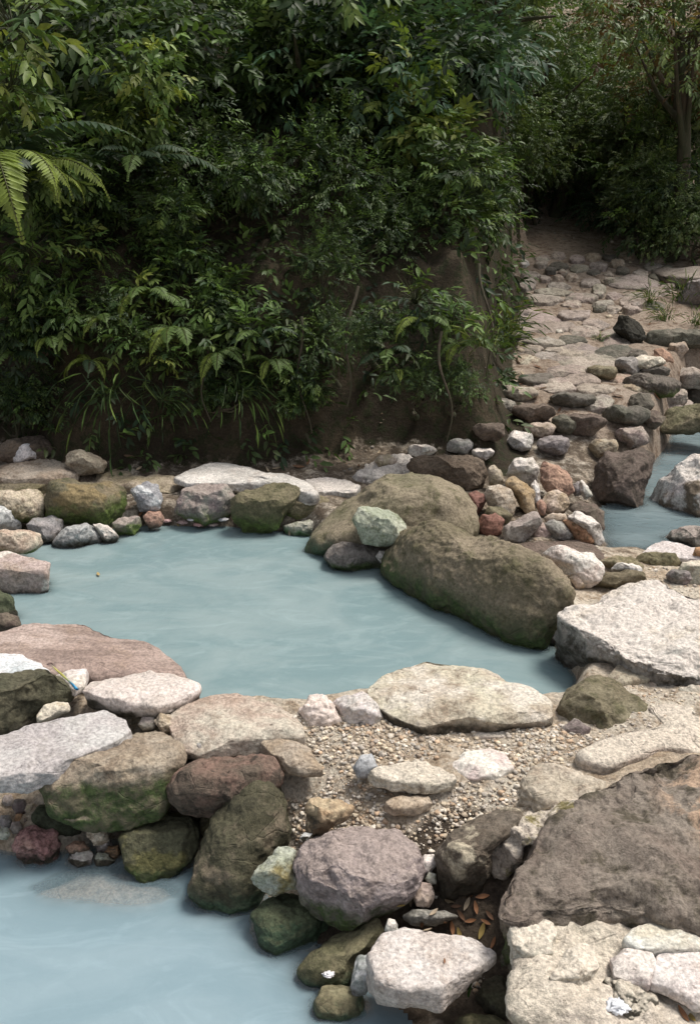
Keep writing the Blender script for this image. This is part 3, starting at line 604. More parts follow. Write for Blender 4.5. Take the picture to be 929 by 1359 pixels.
B('cream lump on the chalk rock beside the white shell', [(797,1330),(802,1300),(820,1294),(850,1304),(878,1320),(890,1350),(850,1356),(815,1344)], -.01, 'chalk', lvl=6, crag=.8, name='rock')
B('low cream lump at the bottom of the chalk rock', [(764,1350),(770,1335),(795,1330),(812,1338),(808,1358),(780,1362)], -.05, 'chalk', lvl=5, crag=.8, name='rock')
S('flat pinkish white rock in the near foreground', [(487,1262),(504,1237),(535,1225),(580,1234),(626,1237),(659,1262),(637,1280),(614,1292),(586,1310),(530,1310),(496,1296)], -.06, .17, 'pinkwhite', nc=4, soft=.5, e=7, low=None, strata=((4,4,40),(0,.1,0),.5), lvl=7, taper=-.03, gx=.03)
B('narrow grey stone against the side of the flat pinkish white rock', [(464,1308),(474,1268),(490,1264),(496,1290),(487,1320),(468,1322)], -.25, 'bluegrey', lvl=5, name='rock', nc=8)
B('dark olive stone between the chalk rock and the pinkish white rock', [(630,1322),(644,1300),(668,1293),(684,1308),(676,1348),(638,1348)], -.28, 'darkolive', lvl=5, name='rock')
B('green olive rock at the bottom edge of the photo', [(590,1372),(605,1350),(640,1343),(672,1352),(680,1380),(630,1395)], -.3, 'olive', lvl=5, name='rock')
B('white stone between the mauve boulder and dark weathered rock', [(556,1146),(563,1134),(576,1134),(580,1147),(570,1157),(560,1156)], -.08, 'white', lvl=5, name='cobble')
B('little grey stone under the white one beside dark weathered rock', [(564,1166),(569,1157),(579,1160),(579,1172),(568,1174)], -.1, 'palegreen', lvl=4, name='cobble')
B('pinkish angular stone at the head of the leaf litter', [(546,1186),(556,1170),(572,1172),(577,1188),(570,1202),(552,1200)], -.13, 'pink', lvl=5, nc=8, name='cobble')
B('slate chip among the leaf litter', [(532,1216),(548,1206),(590,1208),(612,1216),(580,1226),(545,1226)], -.16, 'grey', lvl=5, name='cobble')
B('small white pebble at the back corner of the pinkish white rock', [(510,1234),(515,1218),(524,1220),(530,1234),(520,1242)], -.15, 'white', lvl=4, name='pebble')
# stones of the steps and the path
B('dark pointed rock standing on the stone path', [(812,436),(820,418),(832,414),(850,428),(857,446),(842,460),(826,452)], None, 'black', nc=8, soft=.6)
S('large flat rock at the top right of the path under the bushes', [(848,345),(870,322),(905,320),(985,324),(985,366),(925,366),(880,362)], None, .14, 'pathstone', nc=3)
B('pale grey boulder at the right edge of the path', [(893,398),(905,378),(929,365),(960,372),(965,402),(925,410),(900,406)], None, 'grey')
B('long brown rock at the right edge below the dark pointed rock', [(853,455),(862,440),(900,436),(960,438),(965,462),(900,466),(862,464)], None, 'pathdark')
B('tan angular rock at the right side of the path', [(880,470),(886,454),(908,452),(914,464),(900,480),(886,478)], None, 'tan', nc=8, lvl=5)
B('dark brown boulder at the right edge of the path', [(898,490),(906,468),(929,460),(965,462),(965,498),(920,500)], None, 'brown')
B('long dark boulder across the foot of the path', [(818,515),(830,500),(860,494),(900,500),(908,512),(895,524),(850,526)], None, 'pathdark', low=(.42,'moss',.06))
B('grey boulder at the right edge of the path foot', [(885,498),(900,486),(929,488),(960,490),(965,512),(900,514)], None, 'pathstone', lvl=5)
B('low dark rock at the right edge above the stream', [(890,528),(905,514),(940,510),(970,514),(965,536),(910,538)], None, 'pathdark', lvl=5)
B('broad olive rock at the head of the stream', [(870,572),(885,545),(915,534),(965,534),(975,566),(920,572)], None, 'olive')
B('pinkish lit stone on the path beside the tan angular rock', [(866,478),(868,464),(880,461),(890,470),(894,480),(880,484)], None, 'salmon', lvl=5, name='cobble')
# flat stones paving the path: (px centre, py centre, half width, half height, colour, label)
PS = [(708,418,34,8,'pathstone','long grey path slab beside the earth bank'),(722,432,38,8,'pathstone','wide path slab below the long grey one'),(762,414,20,6,'pathstone','small path slab in the middle of the track'),
 (792,427,17,4,'pathstone','thin path stone left of the dark pointed rock'),(775,437,19,6,'pathstone','oval path stone left of the dark pointed rock'),(815,446,20,11,'pathstone','domed path stone in front of the dark pointed rock'),
 (765,463,30,9,'pathstone','broad path slab beside the little green weed'),(820,464,26,9,'pathdark','rounded path stone right of the little green weed'),(735,470,22,6,'pathstone','path slab near the foot of the earth bank'),
 (778,478,42,9,'pathstone','widest pale slab low on the path'),(748,489,24,6,'pathstone','path stone under the widest pale slab'),(834,482,15,9,'grey','rounded grey stone right of the widest pale slab'),
 (860,480,17,9,'chalk','cream stone at the right end of the path step'),(800,492,18,8,'olivetan','yellowish stone at the lower end of the path'),(845,491,20,4,'pathdark','thin dark stone under the rounded grey stone'),
 (870,492,16,7,'pathdark','dark stone under the cream stone on the step'),(722,449,24,4,'pathstone','thin path slab between two broad ones'),(770,500,22,6,'pathstone','brownish path stone at the lower end of the track'),
 (715,498,22,6,'pathdark','dark path stone at the bottom of the earth bank'),(740,508,26,7,'pathstone','lowest broad slab of the path'),(690,520,22,7,'pathstone','path stone at the far bottom left of the track'),
 (790,512,22,6,'pathstone','path stone left of the long dark boulder'),(720,394,20,5,'pathstone','flat path stone high on the left of the track'),(736,384,24,4,'pathstone','pale path stone higher up beside the earth bank'),
 (770,392,18,4,'pathstone','small flat stone in the upper middle of the track'),(800,400,14,4,'pathstone','little flat stone above the dark pointed rock'),(840,396,16,4,'pathstone','little flat stone at the upper right of the track'),
 (742,376,14,4,'pathstone','small rounded stone on the upper track'),(696,345,5,3,'white','tiny white pebble on the upper track'),(840,372,30,7,'pathstone','flat stone below the large flat rock on the track'),
 (845,470,11,7,'pathdark','dark wedge stone beside the dark pointed rock'),(690,440,14,5,'pathdark','small dark stone at the foot of the grass by the bank'),(760,448,16,4,'pathdark','thin dark stone in the middle of the track'),
 (760,530,26,8,'pathdark','dark flat stone below the path foot'),(710,545,24,9,'brown','brown rock between path foot and stream bank'),(830,548,28,10,'pathdark','olive dark rock in the stream bed below the path'),
 (775,560,30,11,'brown','brown boulder in front of the path foot'),(650,570,20,9,'brown','brown rock at the foot of the earth bank'),(690,582,16,10,'white','white rock standing at the foot of the bank'),(735,588,20,10,'grey','grey rock behind the top of the cobble pile'),
 (610,590,16,7,'grey','grey stone at the foot of the bank behind the long brown rock'),(560,596,18,6,'white','white flat stone under the bank behind the pool'),(640,600,12,6,'white','small white stone behind the long brown rock'),(600,612,30,5,'palebl','thin pale stone behind the long brown rock'),
 (851,532,16,9,'pathdark','dark stone on the stream bank below the path'),(866,553,13,9,'brown','brown stone at the lip of the stream bank'),(838,577,20,11,'pathstone','grey brown rock on the stream bank beside the dark boulder'),(800,592,17,9,'tan','tan rock on the stream bank left of the dark boulder'),(755,560,20,9,'pathdark','dark rock between path foot and cobble pile'),(715,568,18,8,'tan','tan rock between path foot and cobble pile')]
_rs = random.Random(11)
for a, b, hw, hh, cc_, lb in PS:
    hw *= 1.15; hh *= 1.1; p = on_ground(a, b + hh * .6)
    ph = _rs.uniform(0, 1)
    pts = []
    for k in range(9):
        t_ = (k + ph) / 9 * 2 * math.pi; rr = _rs.uniform(.86, 1.12)
        pts.append((a + hw * rr * math.cos(t_) * 1.08, b + hh * rr * math.sin(t_) * 1.1))
    if b < 520 and not (hh > 7 and hw < 22):
        S(lb, pts, p.z + .035, .14, cc_, gy=.155, e=6, lvl=5, nc=4, amp=1., name='path_stone', group='stones of the uphill path'); continue
    B(lb, pts, p.z, cc_, lvl=5, t=1.2 if hh > hw * .45 else 1.0, e=2.8, nc=5, name='rock' if b > 520 else 'path_stone', group='stones of the uphill path' if b < 520 else None, fw=.3, sink=.5)

taken = [(a, b, hw, hh) for a, b, hw, hh, _, _ in PS] + [(835, 440, 30, 30), (900, 460, 45, 45)]
fill = 0; yy = 340.
while yy < 530:
    xx = 684 + max(0, 470 - yy) * .06 - max(0, yy - 480) * .6
    while xx < 880:
        hw = _rs.uniform(9, 22) * (.6 + (yy - 340) / 260); hh = hw * _rs.uniform(.24, .4)
        a, b = xx + hw, yy + _rs.uniform(-4, 4); xx += hw * 2 + _rs.uniform(0, 4)
        if any(abs(a - q[0]) < (hw + q[2]) * .72 and abs(b - q[1]) < (hh + q[3]) * .72 for q in taken): continue
        if _rs.random() < .05: continue
        p = on_ground(a, b + hh * .6); taken.append((a, b, hw, hh)); ph = _rs.random()
        pts = [(a + hw * 1.08 * _rs.uniform(.82, 1.12) * math.cos((k + ph) / 4.5 * math.pi), b + hh * 1.1 * _rs.uniform(.85, 1.12) * math.sin((k + ph) / 4.5 * math.pi)) for k in range(9)]
        S('small flat brown stone packed between the bigger slabs of the path', pts, p.z + .03, .14, _rs.choice(['pathstone', 'pathstone', 'pathstone', 'pathdark', 'tan']), gy=.155, e=6, lvl=5, nc=4, amp=1.2, name='path_stone', group='stones of the uphill path'); fill += 1
    yy += 9 + (yy - 340) * .035

# ------------------------------------------------------------------ milky water
rock_bvh = BVHTree.FromPolygons(np.vstack(WATER_TRIS_V).tolist(), np.vstack(WATER_TRIS_F).tolist())
def water(name, poly, z, grow, st, col, deep, k, tilt=None, rip=1.):
    x0, y0 = poly.min(0) - grow; x1, y1 = poly.max(0) + grow
    x0 = max(x0, -2.8); xs = np.arange(x0, x1 + st, st); ys = np.arange(max(y0, .3), y1 + st, st)
    X, Y = np.meshgrid(xs, ys); keep = sdf(poly, X, Y) < grow
    Z = np.full(X.shape, z) if tilt is None else tilt(X, Y)
    A = np.zeros(X.shape)
    dn = Vector((0, 0, -1)); upv = Vector((0, 0, 1))
    for j in range(X.shape[0]):
        for i in range(X.shape[1]):
            if not keep[j, i]: continue
            o = Vector((X[j, i], Y[j, i], Z[j, i]))
            d = .6
            for bv in (rock_bvh, ground_bvh):
                h = bv.ray_cast(o, dn, 1.)
                if h[0]: d = min(d, h[3])
                h2 = bv.find_nearest(o, .2)
                if h2[0]: d = min(d, h2[3] * 2.5)
            A[j, i] = 1 - .7 * math.exp(-d * k)
    id_ = np.arange(X.size).reshape(X.shape)
    kf = keep[:-1, :-1] & keep[1:, :-1] & keep[:-1, 1:] & keep[1:, 1:]
    F = np.stack([id_[:-1, :-1], id_[:-1, 1:], id_[1:, 1:], id_[1:, :-1]], -1)[kf]
    V = np.stack([X, Y, Z], -1).reshape(-1, 3)
    u, inv = np.unique(F, return_inverse=True)
    me = mesh_np(name, V[u], inv.reshape(F.shape), True, np.repeat(A.reshape(-1, 1)[u], 3, 1))
    m, n, l, bs = NT(name + '_milky'); g = G(n, l)
    at = n.new('ShaderNodeAttribute'); at.attribute_name = 'tint'
    geo = n.new('ShaderNodeNewGeometry'); pos = geo.outputs['Position']
    swirl = g.noise(g.mapping(pos, scale=(1, 1.6, 1)), 1.1, 6, .6, 1.2)
    c = g.mix(g.mr(swirl, .35, .65), col, deep)
    wisp = g.noise(g.mapping(pos, scale=(1.2, 2.6, 1), rot=(0, 0, .35)), 2.2, 7, .62, 2.2)
    c = g.mix(g.mr(wisp, .48, .75, 0, .32), c, tuple(min(.6, x * 1.3 + .03) for x in col))
    l.new(c, bs.inputs['Base Color']); bs.inputs['Roughness'].default_value = .045
    bs.inputs['IOR'].default_value = 1.33
    l.new(at.outputs['Fac'], bs.inputs['Alpha'])
    r1 = g.noise(g.mapping(pos, scale=(1, 1.5, 1), rot=(0, 0, .5)), 9, 3, .5, .6); r2 = g.noise(pos, 30, 2, .5)
    h = g.math('ADD', r1, g.math('MULTIPLY', r2, .22))
    l.new(g.bump(h, .2 * rip, .03), bs.inputs['Normal'])
    o = link(name, me, m); o['kind'] = 'structure'; return o
water('pool_water', UPPER, 0., .12, .018, (.225,.295,.305), (.165,.24,.255), 20)
water('lower_pool_water', LOWER, ZL, .12, .013, (.215,.295,.335), (.18,.26,.30), 12, rip=.7)
water('stream_water', STREAM, .03, .1, .04, (.17,.22,.235), (.12,.165,.18), 14, rip=2.)

# ------------------------------------------------------------------ gravel: uncountable little stones
def tint_mat(name, rough=.85, trans=0., spec=.3, bump=0., two=False):
    m, n, l, bs = NT(name); g = G(n, l)
    at = n.new('ShaderNodeAttribute'); at.attribute_name = 'tint'
    geo = n.new('ShaderNodeNewGeometry')
    tc = n.new('ShaderNodeTexCoord')
    ns = g.noise(tc.outputs['Object'], 60 if bump else 14, 5, .65)
    c = g.mix(1., at.outputs['Color'], g.mr(ns, .3, .7, .72, 1.25), 'MULTIPLY')
    l.new(c, bs.inputs['Base Color']); bs.inputs['Roughness'].default_value = rough; bs.inputs['Specular IOR Level'].default_value = spec
    if bump: l.new(g.bump(ns, .4, bump), bs.inputs['Normal'])
    if trans:
        tr = n.new('ShaderNodeBsdfTranslucent'); l.new(g.mix(1., c, (1.1, 1.15, .6), 'MULTIPLY'), tr.inputs[0])
        mx = n.new('ShaderNodeMixShader'); mx.inputs[0].default_value = trans
        l.new(bs.outputs[0], mx.inputs[1]); l.new(tr.outputs[0], mx.inputs[2]); l.new(mx.outputs[0], n['Material Output'].inputs[0])
    return m
grng = np.random.RandomState(5)
GP = np.array([(.50,.45,.38),(.42,.34,.25),(.34,.27,.2),(.60,.56,.50),(.27,.25,.23),(.40,.26,.16),(.36,.33,.30),(.55,.46,.34),(.22,.16,.12),(.45,.40,.36)])
surf_bvh = BVHTree.FromPolygons(np.vstack(WATER_TRIS_V + [GV]).tolist(), [list(f) for f in np.vstack(WATER_TRIS_F)] + [[int(x) + sum(len(q) for q in WATER_TRIS_V) for x in f] for f in GF])
def scatter_stones(name, regions, mat):
    I0, IF = ico(2)
    Vs, Fs, Cs = [], [], []; nv = 0
    for poly, cnt, r0, r1, dark in regions:
        poly = np.array([P(a, b, .06)[:2] for a, b in poly]); lo, hi = poly.min(0), poly.max(0)
        done = 0
        while done < cnt:
            pts = grng.uniform(lo, hi, (cnt * 2, 2)); pts = pts[sdf(poly, pts[:, 0], pts[:, 1]) < 0]
            for x, y in pts:
                if done >= cnt: break
                done += 1
                z = gz(x, y)
                h = rock_bvh.ray_cast(Vector((x, y, 3)), Vector((0, 0, -1)))
                if h[0] and h[0].z > z + .005: continue
                if abs(gz(x, y + .06) - z) > .07: continue
                if perlin(np.array([[x * 5., y * 5., 1.7]]))[0] + grng.rand() * .8 < .2: continue
                r = r0 + (r1 - r0) * grng.rand() ** 4.5
                s = r * np.array([1, grng.uniform(.6, 1), grng.uniform(.4, .75)])
                v = I0 * s * (1 + .2 * grng.normal(size=(len(I0), 1)))
                a = grng.uniform(0, 6.28); ca, sa = math.cos(a), math.sin(a)
                v = np.stack([v[:, 0] * ca - v[:, 1] * sa, v[:, 0] * sa + v[:, 1] * ca, v[:, 2]], 1)
                Vs.append(v + [x, y, z + s[2] * grng.uniform(.1, .6)]); Fs.append(IF + nv); nv += len(I0)
                c = (GP[grng.randint(len(GP))] * .68 + np.array([.47,.41,.33]) * .32) * grng.uniform(.75, 1.15) * dark
                Cs.append(np.tile(c, (len(I0), 1)))
    o = link(name, mesh_np(name, np.vstack(Vs), np.vstack(Fs), False, np.clip(np.vstack(Cs), .01, .8)), mat)
    return o
stone_tint = tint_mat('gravel_stone', .85, bump=.004)
gv = scatter_stones('gravel', [
  ([(395,965),(500,955),(560,965),(740,975),(800,1005),(690,1065),(600,1110),(560,1135),(480,1100),(400,1100),(375,1030),(330,990)], 13000, .0018, .0125, 1.15),
  ([(220,960),(420,965),(420,1030),(250,1010)], 1400, .0022, .011, 1.1),
  ([(560,1110),(600,1150),(650,1190),(650,1290),(560,1240),(540,1190)], 1700, .0025, .013, .7),
  ([(690,1010),(760,960),(929,870),(1000,890),(1000,1000),(820,1010)], 2600, .0016, .009, 1.1),
  ([(860,760),(929,750),(960,900),(870,890)], 500, .003, .012, 1.),
  ([(-20,625),(640,612),(640,650),(300,665),(-20,700)], 1200, .004, .016, .7),
  ([(560,690),(800,640),(810,770),(700,760)], 500, .005, .018, .8),
  ([(-20,930),(110,930),(220,950),(220,985),(-20,970)], 400, .003, .012, .9),
  ([(-20,1055),(60,1060),(150,1105),(160,1125),(0,1115)], 260, .005, .015, .7),
  ([(200,690),(310,685),(310,712),(190,708)], 260, .004, .012, .9)], stone_tint)
tag(gv, 'loose mixed gravel and grit between the stones of the pools', 'gravel', kind='stuff')
gp = scatter_stones('path_gravel', [([(640,540),(690,400),(690,290),(860,300),(1010,330),(1020,470),(860,500),(760,560)], 2600, .008, .045, .85)], stone_tint)
for _ in (0,):
    pass
tag(gp, 'brown grit and broken stone strewn over the uphill path', 'gravel', kind='stuff')
# ------------------------------------------------------------------ plants
prng = np.random.RandomState(21)
def leaf_batch(base, dirs, nor, L, W, curl=.18, rngc=None, cols=None):
    """one folded leaf per row: base point, direction, upper side, length, width"""
    nrow = len(base); dirs = dirs / np.linalg.norm(dirs, axis=1)[:, None]
    side = np.cross(dirs, nor); side /= np.linalg.norm(side, axis=1)[:, None] + 1e-9
    nor = np.cross(side, dirs)
    L = L[:, None]; W = W[:, None]
    f = lambda t, s, h: base + dirs * L * t + side * W * s + nor * L * h
    pts = [f(0, 0, 0), f(.30, .44, .05), f(.68, .36, -curl * .3 + .03), f(1, 0, -curl), f(.68, -.36, -curl * .3 + .03), f(.30, -.44, .05), f(.34, 0, -.01), f(.7, 0, -curl * .35 - .03)]
    V = np.stack(pts, 1).reshape(-1, 3)
    tri = np.array([[0,1,6],[0,6,5],[1,2,7],[1,7,6],[6,7,4],[6,4,5],[2,3,7],[7,3,4]])
    F = (np.arange(nrow)[:, None, None] * 8 + tri).reshape(-1, 3)
    return V, F, np.repeat(cols, 8, 0)
def unit(v): return v / (np.linalg.norm(v, axis=1)[:, None] + 1e-9)
def leaf_cols(n, pal, rng):
    pal = np.array(pal); c = pal[rng.randint(len(pal), size=n)] * rng.uniform(.7, 1.3, (n, 1))
    return np.clip(c, .003, .5)
def sprays(rng, S, k, centres, out, leafL, ratio, twig, droop, pal):
    """S twigs with k leaves each"""
    d = unit(out + rng.normal(size=(S, 3)) * .45 + np.array([0, 0, -droop]))
    upv = unit(np.array([0, 0, 1.]) + rng.normal(size=(S, 3)) * .35)
    sd = unit(np.cross(d, upv)); upv = np.cross(sd, d)
    t = (np.arange(k) + .6) / k
    tl = twig * rng.uniform(.7, 1.3, S)
    base = centres[:, None] + d[:, None] * (tl[:, None] * t)[..., None] + np.array([0, 0, -1.]) * (t ** 2 * droop * .25)[None, :, None] * tl[:, None, None]
    sg = np.where(np.arange(k) % 2, 1, -1.); sg[-1] = .1
    a = .95 - .45 * t
    ld = d[:, None] * np.cos(a)[None, :, None] + sd[:, None] * (np.sin(a) * sg)[None, :, None] + rng.normal(size=(S, k, 3)) * .16 + np.array([0, 0, -.18])
    nn = upv[:, None] + rng.normal(size=(S, k, 3)) * .3
    n = S * k
    L = leafL * rng.uniform(.65, 1.25, n) * np.tile(.75 + .35 * np.sin(t * 2.6), S)
    V, F, C = leaf_batch(base.reshape(-1, 3), ld.reshape(-1, 3), nn.reshape(-1, 3), L, L * ratio, .2, cols=np.repeat(leaf_cols(S, pal, rng), k, 0) * rng.uniform(.85, 1.15, (n, 1)))
    return V, F, C
def tube(path, rad, sides=8):
    path = np.array(path, float); n = len(path); V = []; F = []
    tg = np.gradient(path, axis=0); tg /= np.linalg.norm(tg, axis=1)[:, None] + 1e-9
    for i in range(n):
        a = np.cross(tg[i], [0.3, .2, 1.]) ; a = nrm(a if np.linalg.norm(a) > .05 else np.cross(tg[i], [1., 0, 0])); b = np.cross(tg[i], a)
        for k in range(sides):
            t = 2 * math.pi * k / sides; V.append(path[i] + (a * math.cos(t) + b * math.sin(t)) * rad[i])
    for i in range(n - 1):
        for k in range(sides):
            F.append([i * sides + k, i * sides + (k + 1) % sides, (i + 1) * sides + (k + 1) % sides, (i + 1) * sides + k])
    return np.array(V), np.array(F)
def join(parts):
    Vs, Fs, Cs = [], [], []; o = 0
    for V, F, C in parts: Vs.append(V); Fs.append(F + o); Cs.append(C); o += len(V)
    return np.vstack(Vs), np.vstack(Fs), np.vstack(Cs)
leaf_m = tint_mat('leaf', .5, .25, .3); leaf_matte = tint_mat('fern_leaf', .55, .25, .3)
m, n, l, bs = NT('bark'); g = G(n, l); tc = n.new('ShaderNodeTexCoord')
b1 = g.noise(g.mapping(tc.outputs['Object'], scale=(14, 14, 3)), 1., 8, .7); b2 = g.noise(tc.outputs['Object'], 4, 6)
l.new(g.mix(g.mr(b2, .4, .6), g.mix(g.mr(b1, .35, .65), (.05,.038,.026), (.11,.085,.06)), (.05,.055,.028)), bs.inputs['Base Color'])
bs.inputs['Roughness'].default_value = .9; l.new(g.bump(b1, .8, .03), bs.inputs['Normal']); bark = m
DK = [(0.0258, 0.0461, 0.0161), (0.0344, 0.0596, 0.0207), (0.043, 0.0704, 0.0229), (0.0287, 0.0541, 0.0252), (0.0574, 0.0813, 0.0275)]
MD = [(0.0662, 0.1124, 0.0312), (0.085, 0.1469, 0.0369), (0.104, 0.1642, 0.0454), (0.0567, 0.1037, 0.0369), (0.1323, 0.1901, 0.0497)]
LT = [(0.1136, 0.1636, 0.0355), (0.1515, 0.1987, 0.0399), (0.0884, 0.1403, 0.0311), (0.1894, 0.222, 0.0533), (0.0757, 0.1169, 0.0267)]
GB = [(0.052, 0.1087, 0.0641), (0.0743, 0.1397, 0.077), (0.0446, 0.0854, 0.0449), (0.0891, 0.1552, 0.0834)]
FAR = [(0.0743, 0.1187, 0.04), (0.108, 0.1562, 0.055), (0.0945, 0.1375, 0.06), (0.1485, 0.1938, 0.065), (0.1148, 0.1562, 0.07)]
CR = {}
def crown_proto(key, seed, lobes, S, k, leafL, ratio, twig, droop, pal, flat=.75):
    rng = np.random.RandomState(seed); parts = []
    cs = rng.normal(size=(lobes, 3)); cs = unit(cs) * (rng.uniform(.25, .8, (lobes, 1))); cs[:, 2] *= flat
    for c in cs:
        r = rng.uniform(.28, .5); n = max(4, int(S / lobes * rng.uniform(.6, 1.4)))
        d = unit(rng.normal(size=(n, 3))); q = c + d * r * rng.uniform(.25, 1, (n, 1)) ** .6 * np.array([1, 1, .8])
        parts.append(sprays(rng, n, k, q, d + np.array([0, 0, .1]), leafL, ratio, twig, droop, np.array(pal) * rng.uniform(.75, 1.25)))
    CR[key] = (mesh_np(key, *join(parts)[:2], smooth=False, colors=join(parts)[2]), cs)
crown_proto('dense', 1, 11, 560, 8, .085, .42, .22, .35, DK + MD[:2])
crown_proto('glossy', 2, 9, 470, 8, .10, .40, .22, .3, MD + DK[:2])
crown_proto('bluish', 3, 10, 430, 9, .085, .38, .24, .35, GB + DK[:2])
crown_proto('light', 4, 8, 300, 7, .11, .45, .24, .4, LT + MD[:2])
crown_proto('fine', 5, 13, 640, 9, .06, .38, .2, .3, DK + MD[:3])
crown_proto('far', 7, 18, 1150, 8, .048, .42, .15, .3, FAR + MD[:2])
crown_proto('rust', 8, 16, 900, 8, .05, .42, .15, .3, FAR + [(.12,.07,.03),(.09,.06,.03),(.14,.10,.04)])
def trunk_mesh(h, r0, lean, lobes, rad, rng):
    parts = []
    pth = [(lean[0] * t * t * h + .05 * math.sin(5 * t + r0 * 50), lean[1] * t * t * h, h * t - .15) for t in np.linspace(0, 1, 9)]
    parts.append(tube(pth, np.linspace(r0, r0 * .35, 9)))
    for c in lobes[:6]:
        s = np.array(pth[rng.randint(4, 8)]); e = np.array(pth[-1]) + c * rad * .8
        mid = (s + e) / 2 + np.array([0, 0, -.08 * rad])
        parts.append(tube([s, mid, e], [r0 * .4, r0 * .25, r0 * .08], 6))
    return join([(a, b, np.zeros((len(a), 3))) for a, b in parts])[:2]
def tree(label, x, y, zc, rad, key, sz=(1, 1, .9), rz=0., name='tree', cat='tree', group=None, r0=.09, base=None):
    zb = gz(x, y) if base is None else base
    lean = None
    if name == 'shrub' and zc - zb > .55 and y < 8.3:      # rooted in the face of the bank
        yb = y
        while yb < y + 2.5 and gz(x, yb) < zc - .3: yb += .06
        zb = gz(x, yb) - .05; lean = (0., (y - yb) / max(.25, zc - zb)); dy = y - yb
    t = empty(name, label, cat, (x, y - (dy if lean else 0), zb), group)
    me, cs = CR[key]
    h = max(.25, zc - zb)
    rng = np.random.RandomState(int(abs(x * 31 + y * 17) * 10))
    V, F = trunk_mesh(h, r0, lean or (rng.uniform(-.12, .12), rng.uniform(-.12, .02)), cs, rad, rng)
    link('trunk' if name == 'tree' else 'stem', mesh_np('trunk', V, F), bark, t)
    c = link('crown' if name == 'tree' else 'foliage', me, leaf_m, t, (0, dy if lean else 0, h)); c.scale = (rad * sz[0], rad * sz[1], rad * sz[2]); c.rotation_euler = (0, 0, rz)
    return t
def at(px, py, y): return PY(px, py, y)
# (label, pixel of crown centre, distance, radius, crown, shape)
TREES = [
 ('dark evergreen tree over the left end of the bank', 60,60,7.9,1.25,'dense'), ('dark tree with a thick leaning trunk above the bank', 235,40,8.6,1.35,'fine'),
 ('glossy leaved tree above the middle of the bank', 400,55,8.4,1.2,'glossy'), ('bluish green tree above the right half of the bank', 540,70,8.5,1.15,'bluish'),
 ('dense dark tree directly above the earth bank', 470,150,8.9,1.2,'dense'), ('tree with sunlit sprays where the path disappears', 620,80,10.2,1.5,'far'),
 
 ('dark spreading tree at the right edge above the flat rock', 945,170,12.6,1.5,'far'),
 ('reddish tinted tree in the top right corner', 925,20,11.5,1.4,'rust'), ('tall dark tree far behind the bank', 330,-40,11.0,2.0,'far'), ('tall fine leaved tree behind the left bank', 120,-60,10.5,1.9,'fine'), ('leafy tree closing the path head on its left', 700,60,13.4,1.3,'far'), ('low leafy tree right behind the end of the path', 745,170,13.7,1.1,'far'), ('low leafy tree at the right end of the path', 835,150,13.2,1.1,'far'), ('dark filling tree behind the mid bank', 580,-20,12.0,1.9,'far')]
for k, (lb, a, b, y, r, key) in enumerate(TREES):
    p = at(a, b, y); tree(lb, p[0], p[1], p[2], r, key, (1, 1, .9), k * 1.7, r0=.11 if k != 1 else .2)
SHR = [
 ('glossy shrub hanging over the far left of the bank', 40,190,6.75,.62,'glossy'), ('dark shrub with big leaves right of the hanging fern', 190,110,7.2,.62,'light'),
 ('dark shrub on the bank above the mossy boulder', 120,270,7.25,.6,'dense'), ('fine leaved shrub in the middle of the bank', 280,230,7.5,.7,'fine'),
 ('green shrub spilling over the bank middle', 215,345,7.0,.42,'glossy'), ('dark shrub on the ledge above the pool', 330,330,7.4,.55,'dense'),
 ('low leafy shrub at the left foot of the bank', 50,395,6.75,.48,'glossy'), ('leafy shrub growing on top of the earth bank', 590,250,7.5,.55,'glossy'),
 ('pale sprayed shrub on top of the earth bank', 540,130,7.9,.7,'light'), ('dark shrub on the earth bank left of the pale one', 430,230,7.6,.65,'fine'),
 ('bushy shrub beside the upper path', 640,200,9.2,.75,'bluish'), ('dark bush at the right of the upper path', 905,270,11.6,.8,'dense'),
 ('low bush behind the large flat path rock', 830,285,12.8,.7,'bluish'), ('bush at the far end of the path', 720,250,14.0,.9,'fine'),
 ('bush filling the dark gap at the head of the path', 780,240,14.4,1.,'far'), ('pale leaved bush above the head of the path', 800,130,13.9,1.1,'far'), ('bush to the left of the path head', 690,180,12.5,.9,'far'),
 ('leafy curtain of a bush overhanging the right of the path', 890,205,12.6,.95,'far'), ('low dense bush behind the flat rock at the right edge', 930,300,11.2,.7,'far'), ('warm green bush under the right edge tree', 915,110,12.4,1.0,'rust'), ('leafy bush closing the dark gap above the flat rock', 850,255,11.8,.8,'far'),
 ('broad bush low on the left of the bank', 150,480,6.62,.36,'fine'), ('leafy low bush at the foot of the bank behind the light slab', 300,520,6.55,.32,'dense'), ('low bush at the left foot of the bank behind the cream slab', 30,520,6.6,.36,'dense'), ('small dense bush on the bank above the brown boulder', 440,440,6.6,.34,'fine'), ('low green bush at the foot of the bank behind the smaller olive rock', 400,540,6.5,.26,'glossy'), ('small bush creeping up the right half of the earth bank', 560,500,6.3,.24,'fine'),
 ('slim bush on the right corner of the earth bank', 655,235,8.0,.4,'glossy'), 
 ('leafy bush on the slope behind the path end', 735,150,15.0,.9,'far'), ('second leafy mass higher on the slope behind the path', 800,60,16.5,1.2,'far'), ('wide bush on the slope at the right behind the path', 870,100,14.5,1.1,'far'), ('high bush on the slope left behind the path', 690,40,16.0,1.2,'bluish'),
 ('dark creeping bush on the lower right of the earth bank', 610,510,6.25,.24,'fine'), ('creeping bush on the middle of the earth bank', 500,430,6.35,.26,'dense'), ('small bush on the upper left of the earth bank', 430,340,6.9,.3,'fine'),
 ('leafy bush in the shade where the path ends', 712,205,13.2,.75,'far'), ('low green bush in the middle of the dark path end', 775,215,13.6,.7,'far'),
 ('dark low bush on the earth bank shoulder', 500,330,7.35,.45,'fine'), ('small green shrub on the face of the bank', 300,440,6.75,.3,'glossy')]
